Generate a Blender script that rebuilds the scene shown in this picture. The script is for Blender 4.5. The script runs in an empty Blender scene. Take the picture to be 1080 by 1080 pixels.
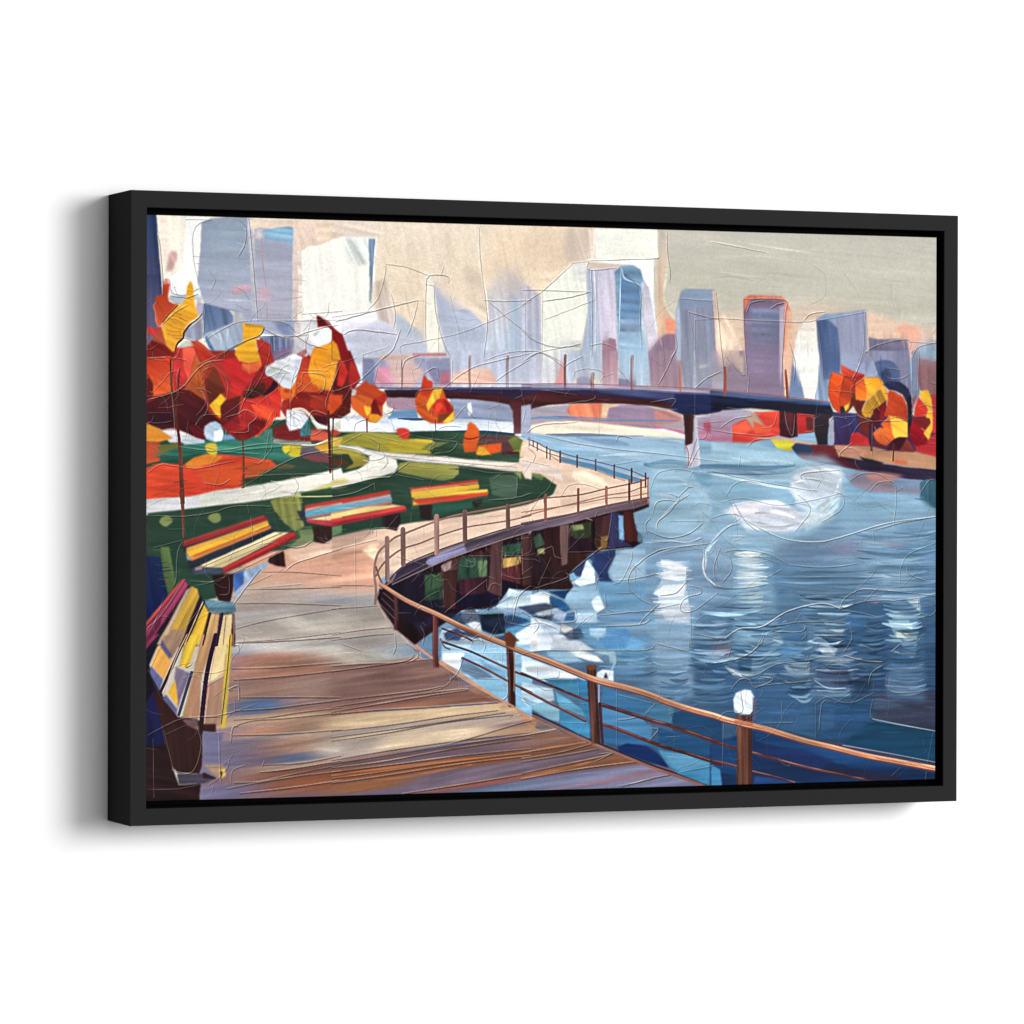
import bpy, bmesh, math
import numpy as np
rng = np.random.default_rng(7)

# ------------------------------------------------------------------ sizes (metres)
S = 0.44                         # outer height of the frame
FW, FH, FD = 1.4698*S, 1.0*S, 0.122*S
OX, OZ = 0.7080*S, 0.4731*S      # half opening of the frame
CX0, CX1, CZ = -0.7069*S, 0.6972*S, 0.4617*S   # painted face
REC = 0.009*S                    # canvas sits this far behind the frame lip
YC = -FD + REC
CAM = (-2.58575*S, -6.24287*S, 0.02662*S)
YAW, PITCH, ROLL, FPX = 0.387546, -0.004933, 0.002068, 4274.1

def basis():
    cy, sy, cp, sp = math.cos(YAW), math.sin(YAW), math.cos(PITCH), math.sin(PITCH)
    f = np.array([sy*cp, cy*cp, sp]); r = np.array([cy, -sy, 0.0]); u = np.cross(r, f)
    c, s = math.cos(ROLL), math.sin(ROLL)
    return c*r+s*u, c*u-s*r, f
RGT, UP, FWD = basis()

# ------------------------------------------------------------------ the picture on the canvas
# measured drawing coordinates -> canvas pixels
RW = 1500
RH = int(round(RW*(2*CZ)/(CX1-CX0)))
K = RW/832.0
def P(a):
    a = np.asarray(a, float).reshape(-1, 2)
    d = FWD[None]+RGT[None]*((a[:, :1]-540)/FPX)-UP[None]*((a[:, 1:]-540)/FPX)
    t = (YC-CAM[1])/d[:, 1]
    X = CAM[0]+d[:, 0]*t; Z = CAM[2]+d[:, 2]*t
    return np.stack([(X-CX0)/(CX1-CX0)*RW, (CZ-Z)/(2*CZ)*RH], 1)

def lin(c):
    c = np.asarray(c, float)/255
    return np.where(c <= .04045, c/12.92, ((c+.055)/1.055)**2.4)

IMG = np.zeros((RH, RW, 3)); IMG[:] = (205, 198, 185)      # kept in display values, 0..255
HGT = np.zeros((RH, RW))
RDG = np.zeros((RH, RW))

NT = 512
def mknoise(n, r, seed):
    g = np.random.default_rng(seed).standard_normal((n, n))
    F = np.fft.fft2(g); fx = np.fft.fftfreq(n)[:, None]*n; fy = np.fft.fftfreq(n)[None]*n
    F *= np.exp(-(fx**2+fy**2)/(2*r*r)); o = np.real(np.fft.ifft2(F)); return o/o.std()
NOI = mknoise(NT, 70, 1)*.75+mknoise(NT, 20, 2)*.5
LOW = mknoise(NT, 9, 3)
def samp(N, u, v):
    u0 = np.floor(u); v0 = np.floor(v); fu = u-u0; fv = v-v0
    i = u0.astype(int) % NT; j = v0.astype(int) % NT; i1 = (i+1) % NT; j1 = (j+1) % NT
    return (N[j, i]*(1-fu)+N[j, i1]*fu)*(1-fv)+(N[j1, i]*(1-fu)+N[j1, i1]*fu)*fv
def streakf(X, Y, ang, off=0, fine=.55, lng=.045):
    a = math.radians(ang); u = (X*math.cos(a)+Y*math.sin(a)); v = (-X*math.sin(a)+Y*math.cos(a))
    return samp(NOI, u*lng+off*37.7, v*fine+off*91.3)
def blur(m, r):
    r = int(round(r))
    if r < 1: return m
    for ax in (0, 1):
        for _ in range(2):
            p = [(0, 0), (0, 0)]; p[ax] = (r+1, r)
            c = np.cumsum(np.pad(m, p, mode='edge'), axis=ax)
            n = m.shape[ax]
            m = (np.take(c, range(2*r+1, 2*r+1+n), axis=ax)-np.take(c, range(0, n), axis=ax))/(2*r+1)
    return m

class tile:
    def __init__(s, x, y, k): s.x, s.y, s.k = x, y, k
    def __call__(s, t):
        a = np.array([[float(q) for q in p.split(',')] for p in t.split()])
        return a/s.k+np.array([s.x, s.y])
G = tile(0, 0, 1)
q = 1080/210
A1, A2, A3, A4 = tile(150, 220, q), tile(350, 220, q), tile(550, 220, q), tile(750, 220, 4.32)
B1, B2, B3, B4 = tile(150, 370, q), tile(350, 370, q), tile(550, 370, q), tile(750, 370, 4.32)
C1, C2, C3, C4 = tile(150, 520, q), tile(350, 520, q), tile(550, 520, q), tile(750, 540, 4.32)
D1, D2, D3, D4 = tile(150, 670, q), tile(350, 670, q), tile(550, 670, q), tile(750, 670, 4.32)
E1, E2, E3, E4 = tile(150, 290, 9), tile(240, 320, 9), tile(230, 420, 9), tile(400, 520, 9)
E5, E6, E7, E8 = tile(460, 600, 9), tile(560, 580, 9), tile(680, 480, 9), tile(860, 380, 1080/130)

def spline(p, closed=False, n=7):
    p = np.asarray(p, float); m = len(p)
    if m < 3: return p
    out = []
    rngi = range(m) if closed else range(m-1)
    for i in rngi:
        if closed: a, b, c, d = p[(i-1) % m], p[i], p[(i+1) % m], p[(i+2) % m]
        else: a, b, c, d = p[max(i-1, 0)], p[i], p[i+1], p[min(i+2, m-1)]
        for t in np.linspace(0, 1, n, endpoint=False):
            out.append(.5*((2*b)+(-a+c)*t+(2*a-5*b+4*c-d)*t*t+(-a+3*b-3*c+d)*t**3))
    if not closed: out.append(p[-1])
    return np.array(out)

cnt = [0]
def paint(x0, y0, m, c, c2, ax, st, h, al, X, Y):
    """lay colour c (to c2 along ax) through mask m, with bristle streaks"""
    cnt[0] += 1
    ang, amt = st
    c = np.array(c, float)
    col = np.broadcast_to(c, m.shape+(3,)).copy()
    if c2 is not None:
        (ax0, ay0), (ax1, ay1) = P([ax[:2], ax[2:]])
        dx, dy = ax1-ax0, ay1-ay0
        t = np.clip(((X-ax0)*dx+(Y-ay0)*dy)/(dx*dx+dy*dy), 0, 1)[..., None]
        col = c*(1-t)+np.array(c2, float)*t
    if amt:
        s = streakf(X, Y, ang, cnt[0] % 50)
        l = samp(LOW, X*.35+cnt[0]*13.1, Y*.35+cnt[0]*7.7)
        f = (s*amt+l*amt*.5)[..., None]
        col = col*(1+f)
    a = (m*al)[..., None]
    sl = (slice(y0, y0+m.shape[0]), slice(x0, x0+m.shape[1]))
    IMG[sl] = IMG[sl]*(1-a)+col*a
    if h is not None:
        hh = h+(streakf(X, Y, ang, cnt[0] % 50, .8)*.07 if amt else 0)
        HGT[sl] = HGT[sl]*(1-m*al)+hh*m*al

def poly(pts, c, c2=None, ax='v', soft=.5, st=(0, .035), h='r', sm=False, al=1., wob=.35):
    pts = np.asarray(pts, float)
    if isinstance(ax, str):
        mx, my = pts.min(0), pts.max(0)
        ax = (mx[0], mx[1], mx[0], my[1]) if ax == 'v' else (mx[0], mx[1], my[0], mx[1])
    if sm: pts = spline(pts, True)
    if h == 'r': h = rng.uniform(-.35, .45)
    p = P(pts)
    if wob:
        q_ = []
        for i in range(len(p)):
            a, b = p[i], p[(i+1) % len(p)]; n = max(1, int(np.hypot(*(b-a))/12))
            for k in range(n):
                q_.append(a+(b-a)*k/n+(rng.normal(0, wob*K*.5, 2) if k else 0))
        p = np.array(q_)
    pad = int(soft*K*2)+2
    x0 = max(0, int(p[:, 0].min())-pad); x1 = min(RW, int(p[:, 0].max())+pad+1)
    y0 = max(0, int(p[:, 1].min())-pad); y1 = min(RH, int(p[:, 1].max())+pad+1)
    if x1 <= x0 or y1 <= y0: return
    xs = np.arange(x0, x1)+.5; ys = np.arange(y0, y1)+.5
    m = np.zeros((y1-y0, x1-x0))
    for sub in (-.25, .25):
        mm = np.zeros(m.shape, bool)
        for i in range(len(p)):
            (ax_, ay_), (bx_, by_) = p[i], p[(i+1) % len(p)]
            if ay_ == by_: continue
            lo, hi = min(ay_, by_), max(ay_, by_)
            r = np.where((ys+sub >= lo) & (ys+sub < hi))[0]
            if len(r) == 0: continue
            xi = ax_+(ys[r]+sub-ay_)/(by_-ay_)*(bx_-ax_)
            mm[r] ^= xs[None] < xi[:, None]
        m += mm*.5
    m = blur(m, max(1 if soft > 0 else 0, soft*K*.6))
    X, Y = np.meshgrid(xs, ys)
    paint(x0, y0, m, c, c2, ax, st, h, al, X, Y)

def linemask(p, w, soft):
    """coverage of a tapered polyline; w = full width(s) in canvas pixels"""
    n = len(p); w = np.interp(np.linspace(0, 1, n), np.linspace(0, 1, len(w)), w)
    R = w.max()/2+soft+2
    x0 = max(0, int(p[:, 0].min()-R)); x1 = min(RW, int(p[:, 0].max()+R)+1)
    y0 = max(0, int(p[:, 1].min()-R)); y1 = min(RH, int(p[:, 1].max()+R)+1)
    if x1 <= x0 or y1 <= y0: return None
    m = np.zeros((y1-y0, x1-x0))
    for i in range(n-1):
        a, b = p[i], p[i+1]; wm = max(w[i], w[i+1])/2+soft+2
        u0 = max(x0, int(min(a[0], b[0])-wm)); u1 = min(x1, int(max(a[0], b[0])+wm)+1)
        v0 = max(y0, int(min(a[1], b[1])-wm)); v1 = min(y1, int(max(a[1], b[1])+wm)+1)
        if u1 <= u0 or v1 <= v0: continue
        X, Y = np.meshgrid(np.arange(u0, u1)+.5, np.arange(v0, v1)+.5)
        d = b-a; L = d@d+1e-9
        t = np.clip(((X-a[0])*d[0]+(Y-a[1])*d[1])/L, 0, 1)
        D = np.hypot(X-a[0]-t*d[0], Y-a[1]-t*d[1])
        hw = (w[i]*(1-t)+w[i+1]*t)/2
        c = np.clip((hw-D)/max(soft, .5)+.5, 0, 1)
        s = (slice(v0-y0, v1-y0), slice(u0-x0, u1-x0))
        m[s] = np.maximum(m[s], c)
    return x0, y0, m

def line(pts, w, c, al=1., soft=.4, sm=True, h=.3, st=(0, .04), c2=None, ax='v', dry=0):
    pts = np.asarray(pts, float)
    if np.isscalar(w): w = [w, w]
    if isinstance(ax, str):
        mx, my = pts.min(0), pts.max(0)
        ax = (mx[0], mx[1], mx[0], my[1]) if ax == 'v' else (mx[0], mx[1], my[0], mx[1])
    if sm: pts = spline(pts)
    r = linemask(P(pts), np.array(w)*K, soft*K)
    if r is None: return
    x0, y0, m = r
    X, Y = np.meshgrid(np.arange(x0, x0+m.shape[1])+.5, np.arange(y0, y0+m.shape[0])+.5)
    if dry:
        m = m*np.clip(.5+dry*1.5*(streakf(X, Y, st[0], cnt[0] % 50, .9, .03)+.25), 0, 1)
    paint(x0, y0, m, c, c2, ax, st, h, al, X, Y)

def ridge(pts, w=.75, h=1.0, tint=.33, sm=True, dark=0):
    """raised line of paint left by the edge of a knife; its lit crest and shaded side are painted into the colour"""
    pts = np.asarray(pts, float)
    if sm: pts = spline(pts)
    p = P(pts)+rng.normal(0, .25, (len(pts), 2))
    w = w*1.15; tint = min(.95, tint*2.1)
    for off, ww, kind in ((np.array([.8, .95])*K*.9, w*1.25, 0), (0, w, 1)):
        r = linemask(p+off, np.array([ww*.45, ww, ww*.8, ww, ww*.45])*K, .55*K)
        if r is None: continue
        x0, y0, m = r
        sl = (slice(y0, y0+m.shape[0]), slice(x0, x0+m.shape[1]))
        cur = IMG[sl]; L = cur.mean(-1, keepdims=True)
        if kind:
            RDG[sl] = np.maximum(RDG[sl], m*h*1.5)
            tgt = np.clip(cur*.55+np.array([228, 218, 208])*.45+(L-110)*.2, 0, 252)
        else: tgt = cur*.38  # shade beside the ridge, painted as an offset dark line
        a = (m*tint*(1 if kind else .62))[..., None]
        IMG[sl] = cur*(1-a)+tgt*a

def drag(region, ang, length, al=.8, soft=4, noise=.5):
    """wet paint pulled sideways by the brush, which softens the joins between strokes"""
    p = P(region); n = int(length*K/2)
    x0 = max(0, int(p[:, 0].min())-4); x1 = min(RW, int(p[:, 0].max())+4); y0 = max(0, int(p[:, 1].min())-4); y1 = min(RH, int(p[:, 1].max())+4)
    X, Y = np.meshgrid(np.arange(x0, x1)+.5, np.arange(y0, y1)+.5)
    m = np.zeros(X.shape, bool)
    for i in range(len(p)):
        (a_, b_), (c_, d_) = p[i], p[(i+1) % len(p)]
        if b_ == d_: continue
        m ^= ((b_ > Y) != (d_ > Y)) & (X < a_+(Y-b_)/(d_-b_)*(c_-a_))
    # colours outside the region are kept out of the average
    src = IMG[y0:y1, x0:x1]; w = m.astype(float)
    acc = np.zeros_like(src); wa = np.zeros(w.shape); a = math.radians(ang)
    for k in range(-n, n+1, 2):
        dx, dy = int(round(k*math.cos(a))), int(round(k*math.sin(a)))
        ws = np.zeros_like(w); ss = np.zeros_like(src)
        H, W = w.shape
        ya, yb = max(0, dy), min(H, H+dy); xa, xb = max(0, dx), min(W, W+dx)
        ws[ya:yb, xa:xb] = w[ya-dy:yb-dy, xa-dx:xb-dx]; ss[ya:yb, xa:xb] = src[ya-dy:yb-dy, xa-dx:xb-dx]
        f = 1-abs(k)/(n+1); acc += ss*ws[..., None]*f; wa += ws*f
    out = acc/np.maximum(wa, 1e-6)[..., None]
    mm = blur(w, soft)*w*al*np.clip(1-noise*.5+noise*streakf(X, Y, ang, 3, .5), 0, 1)
    IMG[y0:y1, x0:x1] = src*(1-mm[..., None])+out*mm[..., None]

def scratch(region, n, ang, L, w, sp, tone, al=.4):
    """hair-thin bristle scratches"""
    region = np.asarray(region, float); lo, hi = region.min(0), region.max(0)
    for _ in range(n):
        x, y = rng.uniform(lo, hi); a = math.radians(ang+rng.normal(0, sp)); l = L*rng.uniform(.4, 1.5)/2
        d = np.array([math.cos(a), math.sin(a)])*l; c = np.clip(colat(x, y)*rng.choice([1-tone, 1+tone*1.3])+rng.choice([-6, 14]), 4, 250)
        line([(x-d[0], y-d[1]), (x+d[1]*.12, y-d[0]*.12), (x+d[0], y+d[1])], [w*.5, w, w*.4], c, al=al*rng.uniform(.4, 1), st=(0, 0), dry=.2, h=.3)

def colat(x, y):
    a = P([(x, y)])[0]; return IMG[min(RH-1, max(0, int(a[1]))), min(RW-1, max(0, int(a[0])))].copy()

def dabs(region, n, ang, L, w, jit, al=.6, sp=6, dry=.6, light=0., hh=.25):
    """short brush marks picking up the colour already there"""
    region = np.asarray(region, float); lo, hi = region.min(0), region.max(0)
    k = 0; tries = 0
    while k < n and tries < n*6:
        tries += 1
        x, y = rng.uniform(lo, hi); ins = False
        for i in range(len(region)):
            (ax_, ay_), (bx_, by_) = region[i], region[(i+1) % len(region)]
            if (ay_ > y) != (by_ > y) and x < ax_+(y-ay_)/(by_-ay_)*(bx_-ax_): ins = not ins
        if not ins: continue
        k += 1
        a = math.radians(ang+rng.normal(0, sp)); l = L*rng.uniform(.4, 1.4)/2
        d = np.array([math.cos(a), math.sin(a)])*l
        c = colat(x, y); c = np.clip(c*(1+rng.normal(light, jit))+rng.normal(0, jit*22, 3), 6, 252)
        line([(x-d[0], y-d[1]), (x+rng.normal(0, .6), y+rng.normal(0, .6)), (x+d[0], y+d[1])],
             [w*.4, w*rng.uniform(.7, 1.5), w*.3], c, al=al*rng.uniform(.5, 1), st=(math.degrees(a), .05), dry=dry, h=rng.uniform(-hh, hh*1.6))

# ================================================================== SKY AND CITY
poly(G('140,210 1000,210 1000,480 140,480'), (238, 226, 208), (206, 201, 186), ax=(420, 300, 760, 300), st=(2, .012), h=0)
poly(G('396,228 560,236 625,240 600,300 560,340 520,330 470,350 440,360 400,330'), (240, 224, 200), (238, 216, 190), soft=9, st=(80, .007), h=None)
poly(G('560,300 625,270 640,240 580,240 520,245 500,300'), (240, 217, 188), soft=10, st=(40, .009), h=None)
poly(G('690,238 990,248 990,330 860,340 760,320 700,300'), (203, 198, 185), (199, 195, 178), soft=5, st=(4, .012), h=None)
poly(G('760,330 860,318 925,335 990,350 990,400 760,400'), (215, 198, 180), (232, 190, 165), soft=8, st=(0, .03), h=None)
poly(A3('730,120 790,120 800,330 780,420 780,500 830,600 840,680 740,720 735,450'), (205, 196, 180), (235, 190, 160), soft=1.5, st=(88, .04))
poly(A3('775,600 835,600 838,672 790,680'), (240, 155, 125), soft=1.6)
line(A3('790,330 775,430 775,500 800,560 835,600'), 3, (215, 220, 200), al=.7, soft=1)
for a, b in (('0,150 80,165 200,195 300,205', 2.4), ('120,150 300,180 430,200 470,212', 2.6), ('0,60 300,85 500,100', 1.2), ('0,230 200,215 380,240', 1.5),
             ('40,290 200,310 330,300', 1.4), ('250,360 380,375', 1.5)):
    line(A4(a), [b*.4, b, b*.4], (226, 221, 206), al=.75, dry=.5, st=(6, .05))
dabs(G('690,240 985,252 985,330 690,320'), 130, 6, 46, 2.6, .012, al=.4, hh=.05)
dabs(G('400,238 690,240 600,320 420,340'), 150, 75, 40, 5, .009, al=.4, sp=25, hh=.05)
dabs(G('760,320 985,330 985,390 760,390'), 50, 4, 30, 3, .03, al=.5)
# left strip, white knife planes
poly(A1('0,20 80,20 104,300 112,470 60,520 0,760'), (42, 62, 102), (98, 84, 112), soft=.5, st=(88, .06))
poly(A1('78,20 330,20 330,60 250,120 230,330 150,385 112,470 100,300'), (240, 230, 214), (240, 236, 224), st=(85, .02), soft=.8)
poly(A1('84,30 130,50 140,250 120,290 102,290'), (240, 216, 204), soft=3, al=.8)
line(A1('90,130 104,300 112,440'), 1.6, (214, 214, 200), soft=.8)
poly(A1('150,240 185,235 190,270 165,330 130,340 140,290'), (226, 184, 180), soft=1.6, sm=True, st=(60, .05))
poly(A1('240,45 380,50 320,75 322,200 300,390 330,440 330,515 290,500 240,470 160,470 148,400 150,375 225,330 235,150'), (246, 246, 243), soft=.6, st=(80, .015))
poly(A1('150,470 240,470 330,470 325,512 290,500 240,520 190,520 145,495'), (196, 200, 206), soft=1, st=(10, .08))
line(A1('120,385 150,392 165,460 240,470 300,440 320,440'), 1.4, (186, 190, 202), al=.8)
for t in ('160,400 165,450', '170,410 190,465 250,472', '165,425 185,420', '280,420 330,470'): ridge(A1(t), .6, .5, .3)
# grey blue tower
poly(A1('322,75 375,55 572,45 580,150 612,610 560,625 500,560 340,520 300,400 318,200'), (150, 168, 190), (176, 178, 198), st=(4, .025), soft=.6)
poly(A1('390,60 570,52 575,120 420,140'), (156, 172, 190), soft=4, al=.7)
poly(A1('480,440 520,420 590,412 585,455 490,470'), (204, 162, 172), soft=1.6, al=.8, st=(0, .05))
poly(A1('572,50 608,60 600,110 620,300 626,620 600,620 590,300 575,150'), (192, 192, 206), (186, 190, 206), soft=.8)
poly(A1('580,60 825,60 826,100 640,108 608,112 590,100'), (236, 216, 198), soft=1, st=(0, .02))
poly(A1('608,115 640,106 700,112 790,100 822,104 824,220 815,612 626,612 612,300'), (166, 172, 194), (184, 182, 200), st=(0, .025), soft=.7)
poly(A1('655,125 700,112 800,100 822,110 824,215 790,190 740,180 665,170'), (128, 172, 200), (150, 178, 202), soft=.9, st=(5, .05))
poly(A1('612,120 650,110 655,160 640,170 615,160'), (214, 206, 206), soft=1.6)
line(A1('650,160 655,300 672,420 680,600'), 1.1, (190, 150, 160), al=.8)
poly(A1('625,430 690,425 690,510 640,500'), (206, 176, 188), soft=2.2, al=.8)
line(A1('822,110 818,300 822,600'), 1.2, (196, 210, 226))
poly(A1('826,60 1080,70 1080,170 900,205 866,235 860,400 850,620 824,620 818,300'), (238, 214, 196), (226, 204, 196), soft=.9, st=(70, .02))
poly(A1('940,70 1080,75 1080,160 950,195'), (240, 218, 192), soft=5, al=.8)
# white block
poly(np.vstack([A1('866,235 900,205 960,205'), A2('0,170 60,150 240,160 215,300 205,500 240,560 240,640 0,640'), A1('870,620 868,400')]), (243, 241, 230), (244, 242, 234), st=(84, .012), soft=.9)
line(A1('850,240 858,400 852,600'), 4, (236, 226, 218), al=.9, soft=1)
poly(A2('60,160 205,160 205,300 150,310 90,290 70,220'), (205, 216, 214), (226, 232, 222), soft=4, al=.8, st=(60, .07))
poly(A2('200,165 236,165 232,260 222,400 212,520 204,500 206,300'), (140, 166, 200), (176, 196, 214), soft=.7, st=(88, .08))
line(A2('244,160 234,260 226,420'), 2, (240, 238, 236))
poly(A2('0,75 200,80 330,100 260,150 60,150 0,160'), (238, 218, 202), soft=3, st=(10, .05), al=.9)
poly(A2('240,400 300,380 330,440 340,560 380,640 250,640 240,560'), (232, 214, 190), (214, 200, 196), soft=3, st=(80, .06))
poly(A2('340,560 400,600 500,690 500,730 400,720 350,680'), (190, 200, 212), soft=2)
poly(A2('0,640 240,600 340,640 380,700 500,720 640,780 660,823 0,823'), (206, 204, 220), (196, 200, 218), soft=2, st=(0, .03))
poly(A2('40,610 240,560 250,600 120,670 60,680'), (232, 230, 240), soft=1.5, al=.9)
# pale towers, centre left
poly(A2('556,420 640,480 740,540 840,640 900,700 950,823 610,823 575,600'), (184, 190, 212), (188, 198, 218), st=(5, .03), soft=1)
poly(A2('820,500 890,390 960,345 1000,350 1080,420 1080,823 830,823 840,640'), (216, 206, 204), (188, 202, 222), soft=5, st=(85, .04))
poly(A2('970,480 1080,490 1080,823 960,823'), (176, 194, 216), soft=2, al=.75, st=(88, .05))
poly(A2('890,360 960,335 1000,345 1050,400 1000,440 900,440'), (212, 196, 190), soft=5, al=.7, st=(60, .07))
poly(A2('700,330 800,340 830,420 740,400'), (222, 200, 184), soft=4, al=.8)
poly(A2('556,415 620,440 700,470 830,490 845,620 760,560 640,500'), (240, 220, 200), soft=2.4, st=(30, .04))
poly(A2('512,370 540,358 552,380 552,420 575,600 608,720 612,785 520,785 510,600'), (240, 236, 222), soft=.7, st=(88, .02))
poly(A2('548,365 610,360 636,385 630,410 590,400 552,400'), (228, 212, 196), soft=.8)
line(A2('780,110 800,300 830,420 850,600'), 1.6, (244, 230, 214), al=.9)
# white kite shaped tower
poly(A3('0,395 60,440 105,470 110,823 0,823'), (196, 190, 200), (180, 192, 214), soft=1, st=(88, .05))
poly(A3('108,455 270,300 360,285 350,380 360,460 360,560 330,700 200,740 215,823 112,823'), (238, 238, 226), (234, 236, 222), soft=.6, st=(80, .02))
poly(A3('290,300 360,290 350,400 310,400'), (222, 222, 224), soft=2.2, al=.7)
poly(A3('110,740 330,690 320,760 210,760 200,823 112,823'), (224, 224, 214), (190, 190, 190), soft=1.5, st=(5, .1))
poly(A3('110,110 250,120 360,280 270,295 110,450 60,430 0,390 0,200'), (240, 216, 190), soft=6, al=.5, h=None)
poly(A3('250,120 380,112 360,280 280,290 230,240'), (224, 204, 188), soft=3, st=(70, .05))
poly(A3('360,115 400,112 395,275 375,280'), (234, 214, 200), soft=1, st=(88, .06))
poly(A3('400,108 736,116 742,262 720,275 400,270'), (240, 240, 228), soft=.7, st=(3, .015))
poly(A3('362,284 600,290 600,308 362,328'), (224, 204, 190), soft=.7, st=(0, .05))
poly(A3('350,275 720,272 716,500 742,720 690,760 660,420 620,310 520,300 362,284'), (242, 242, 238), (228, 222, 230), soft=.7, st=(80, .02))
# the striped tower
poly(A3('350,340 400,330 520,320 510,400 520,560 525,823 310,823 340,700 360,560'), (196, 196, 216), (186, 204, 226), soft=.6, st=(88, .04))
poly(A3('400,335 510,325 508,420 520,620 528,823 430,823 420,560'), (198, 194, 212), (204, 196, 214), soft=1, st=(85, .03))
line(A3('368,330 375,500 372,700 370,823'), 2.4, (158, 184, 212), al=.8)
line(A3('392,330 400,500 398,823'), 1.2, (226, 228, 236), al=.8)
poly(A3('504,345 540,312 600,308 645,330 664,400 662,600 690,770 690,823 525,823 516,560'), (120, 154, 186), (158, 190, 216), soft=.6, st=(4, .07))
poly(A3('540,355 560,345 640,410 645,520 648,670 530,660 528,500'), (92, 126, 164), (112, 146, 184), soft=.8, st=(4, .08))
poly(A3('530,600 648,600 650,670 530,665'), (128, 152, 180), soft=1.2, st=(0, .15))
poly(A3('650,400 664,400 662,600 692,780 680,800 650,650'), (196, 212, 226), soft=.7)
poly(A3('664,385 690,430 715,560 738,720 700,770 664,600'), (206, 200, 214), soft=.8)
line(A3('545,330 560,380 620,405 650,420'), 1.4, (176, 206, 224))
line(A3('540,320 534,500 528,800'), 1.2, (166, 196, 220))
poly(A3('530,680 650,670 685,823 528,823'), (160, 192, 220), soft=1, st=(3, .06))
poly(A3('440,720 480,702 510,710 520,823 436,823'), (166, 130, 146), soft=.7)
poly(B3('436,0 522,0 525,205 436,205'), (170, 136, 150), (190, 160, 170), soft=.7, st=(88, .05))
poly(B3('0,0 110,0 110,205 0,205'), (196, 196, 216), soft=1, st=(88, .03))
poly(B3('112,0 205,0 215,60 180,205 112,205'), (226, 226, 224), (206, 206, 216), soft=1, st=(80, .05))
poly(B3('215,0 370,0 436,0 436,160 360,140 300,140 260,205 180,205 200,100'), (190, 202, 222), (196, 200, 216), soft=1.2, st=(80, .05))
poly(B3('175,205 215,60 240,90 232,205'), (224, 160, 160), soft=.7)
poly(B3('298,150 330,138 370,145 400,205 298,205'), (150, 150, 176), soft=.6)
poly(B3('528,0 690,0 700,180 690,205 528,205'), (168, 198, 222), (186, 200, 220), soft=.8, st=(88, .04))
poly(B3('525,150 620,160 620,205 525,205'), (140, 130, 160), soft=1)
# mauve block and slate tower
poly(A3('685,780 750,700 780,682 838,678 838,823 690,823'), (156, 128, 150), soft=.7, st=(80, .05))
poly(B3('688,0 830,0 855,60 880,215 700,190'), (160, 134, 154), (168, 138, 152), soft=.7, st=(88, .04))
poly(A3('838,560 856,480 868,445 890,438 1035,442 1042,470 1042,580 1060,823 835,823'), (140, 158, 184), (136, 140, 172), soft=.6, st=(4, .035))
poly(np.vstack([A3('838,700 850,560 1042,520 1056,823'), B3('1062,60 1085,215 885,215 862,100')]), (142, 148, 172), (154, 156, 176), soft=1.2, st=(86, .04))
poly(B3('955,80 1060,66 1050,80 960,98'), (214, 208, 204), soft=1, al=.8); poly(B3('950,205 1062,122 1085,215 950,215'), (140, 142, 168), soft=.8); poly(B3('935,0 942,0 948,215 930,215'), (180, 186, 204), soft=.6, al=.8)
poly(A3('858,485 1040,498 1042,440 885,438'), (148, 166, 192), soft=.8, al=.8)
poly(A3('838,560 858,500 866,823 838,823'), (176, 184, 206), soft=.8)
poly(A4('5,375 20,380 45,700 60,778 28,778 15,500'), (226, 196, 180), (220, 160, 140), soft=.9, st=(86, .08))
poly(A4('20,490 70,480 110,560 145,660 90,665 50,640 30,600'), (234, 208, 182), soft=2.2, st=(60, .05))
poly(A4('90,660 150,655 165,720 165,778 60,778 60,700'), (156, 132, 152), soft=1)
poly(B4('80,0 165,0 165,215 0,180 0,120 40,60'), (158, 140, 158), (150, 130, 152), soft=1.2, st=(0, .03))
poly(B4('0,0 28,0 60,90 60,190 0,180'), (170, 162, 178), soft=1.6)
poly(B4('55,0 100,0 150,30 150,110 100,60 30,70'), (214, 188, 172), soft=2, al=.8)
# tower with red halo
poly(A4('145,410 175,395 320,398 340,420 365,470 350,620 340,778 165,778 150,600'), (232, 128, 106), (236, 176, 152), soft=1.2, st=(86, .08))
poly(A4('318,420 345,440 340,778 314,778'), (238, 152, 124), soft=1.4)
poly(A4('345,470 368,460 372,620 360,778 335,778'), (232, 188, 160), soft=2)
poly(A4('148,470 175,420 195,412 330,418 332,440 330,620 322,778 165,778 152,600'), (136, 116, 144), (130, 118, 146), soft=.6, st=(3, .05))
poly(A4('180,460 328,458 322,620 178,620'), (124, 138, 172), (130, 128, 158), soft=2.6, st=(3, .09), al=.85)
poly(B4('162,0 320,0 335,60 350,215 165,215'), (134, 118, 146), (140, 120, 144), soft=.6, st=(2, .05))
poly(B4('322,0 368,0 372,60 350,215 335,215'), (234, 190, 164), soft=.8)
poly(A4('310,450 334,440 330,560 320,778 312,778'), (184, 168, 184), soft=.6)
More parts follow.
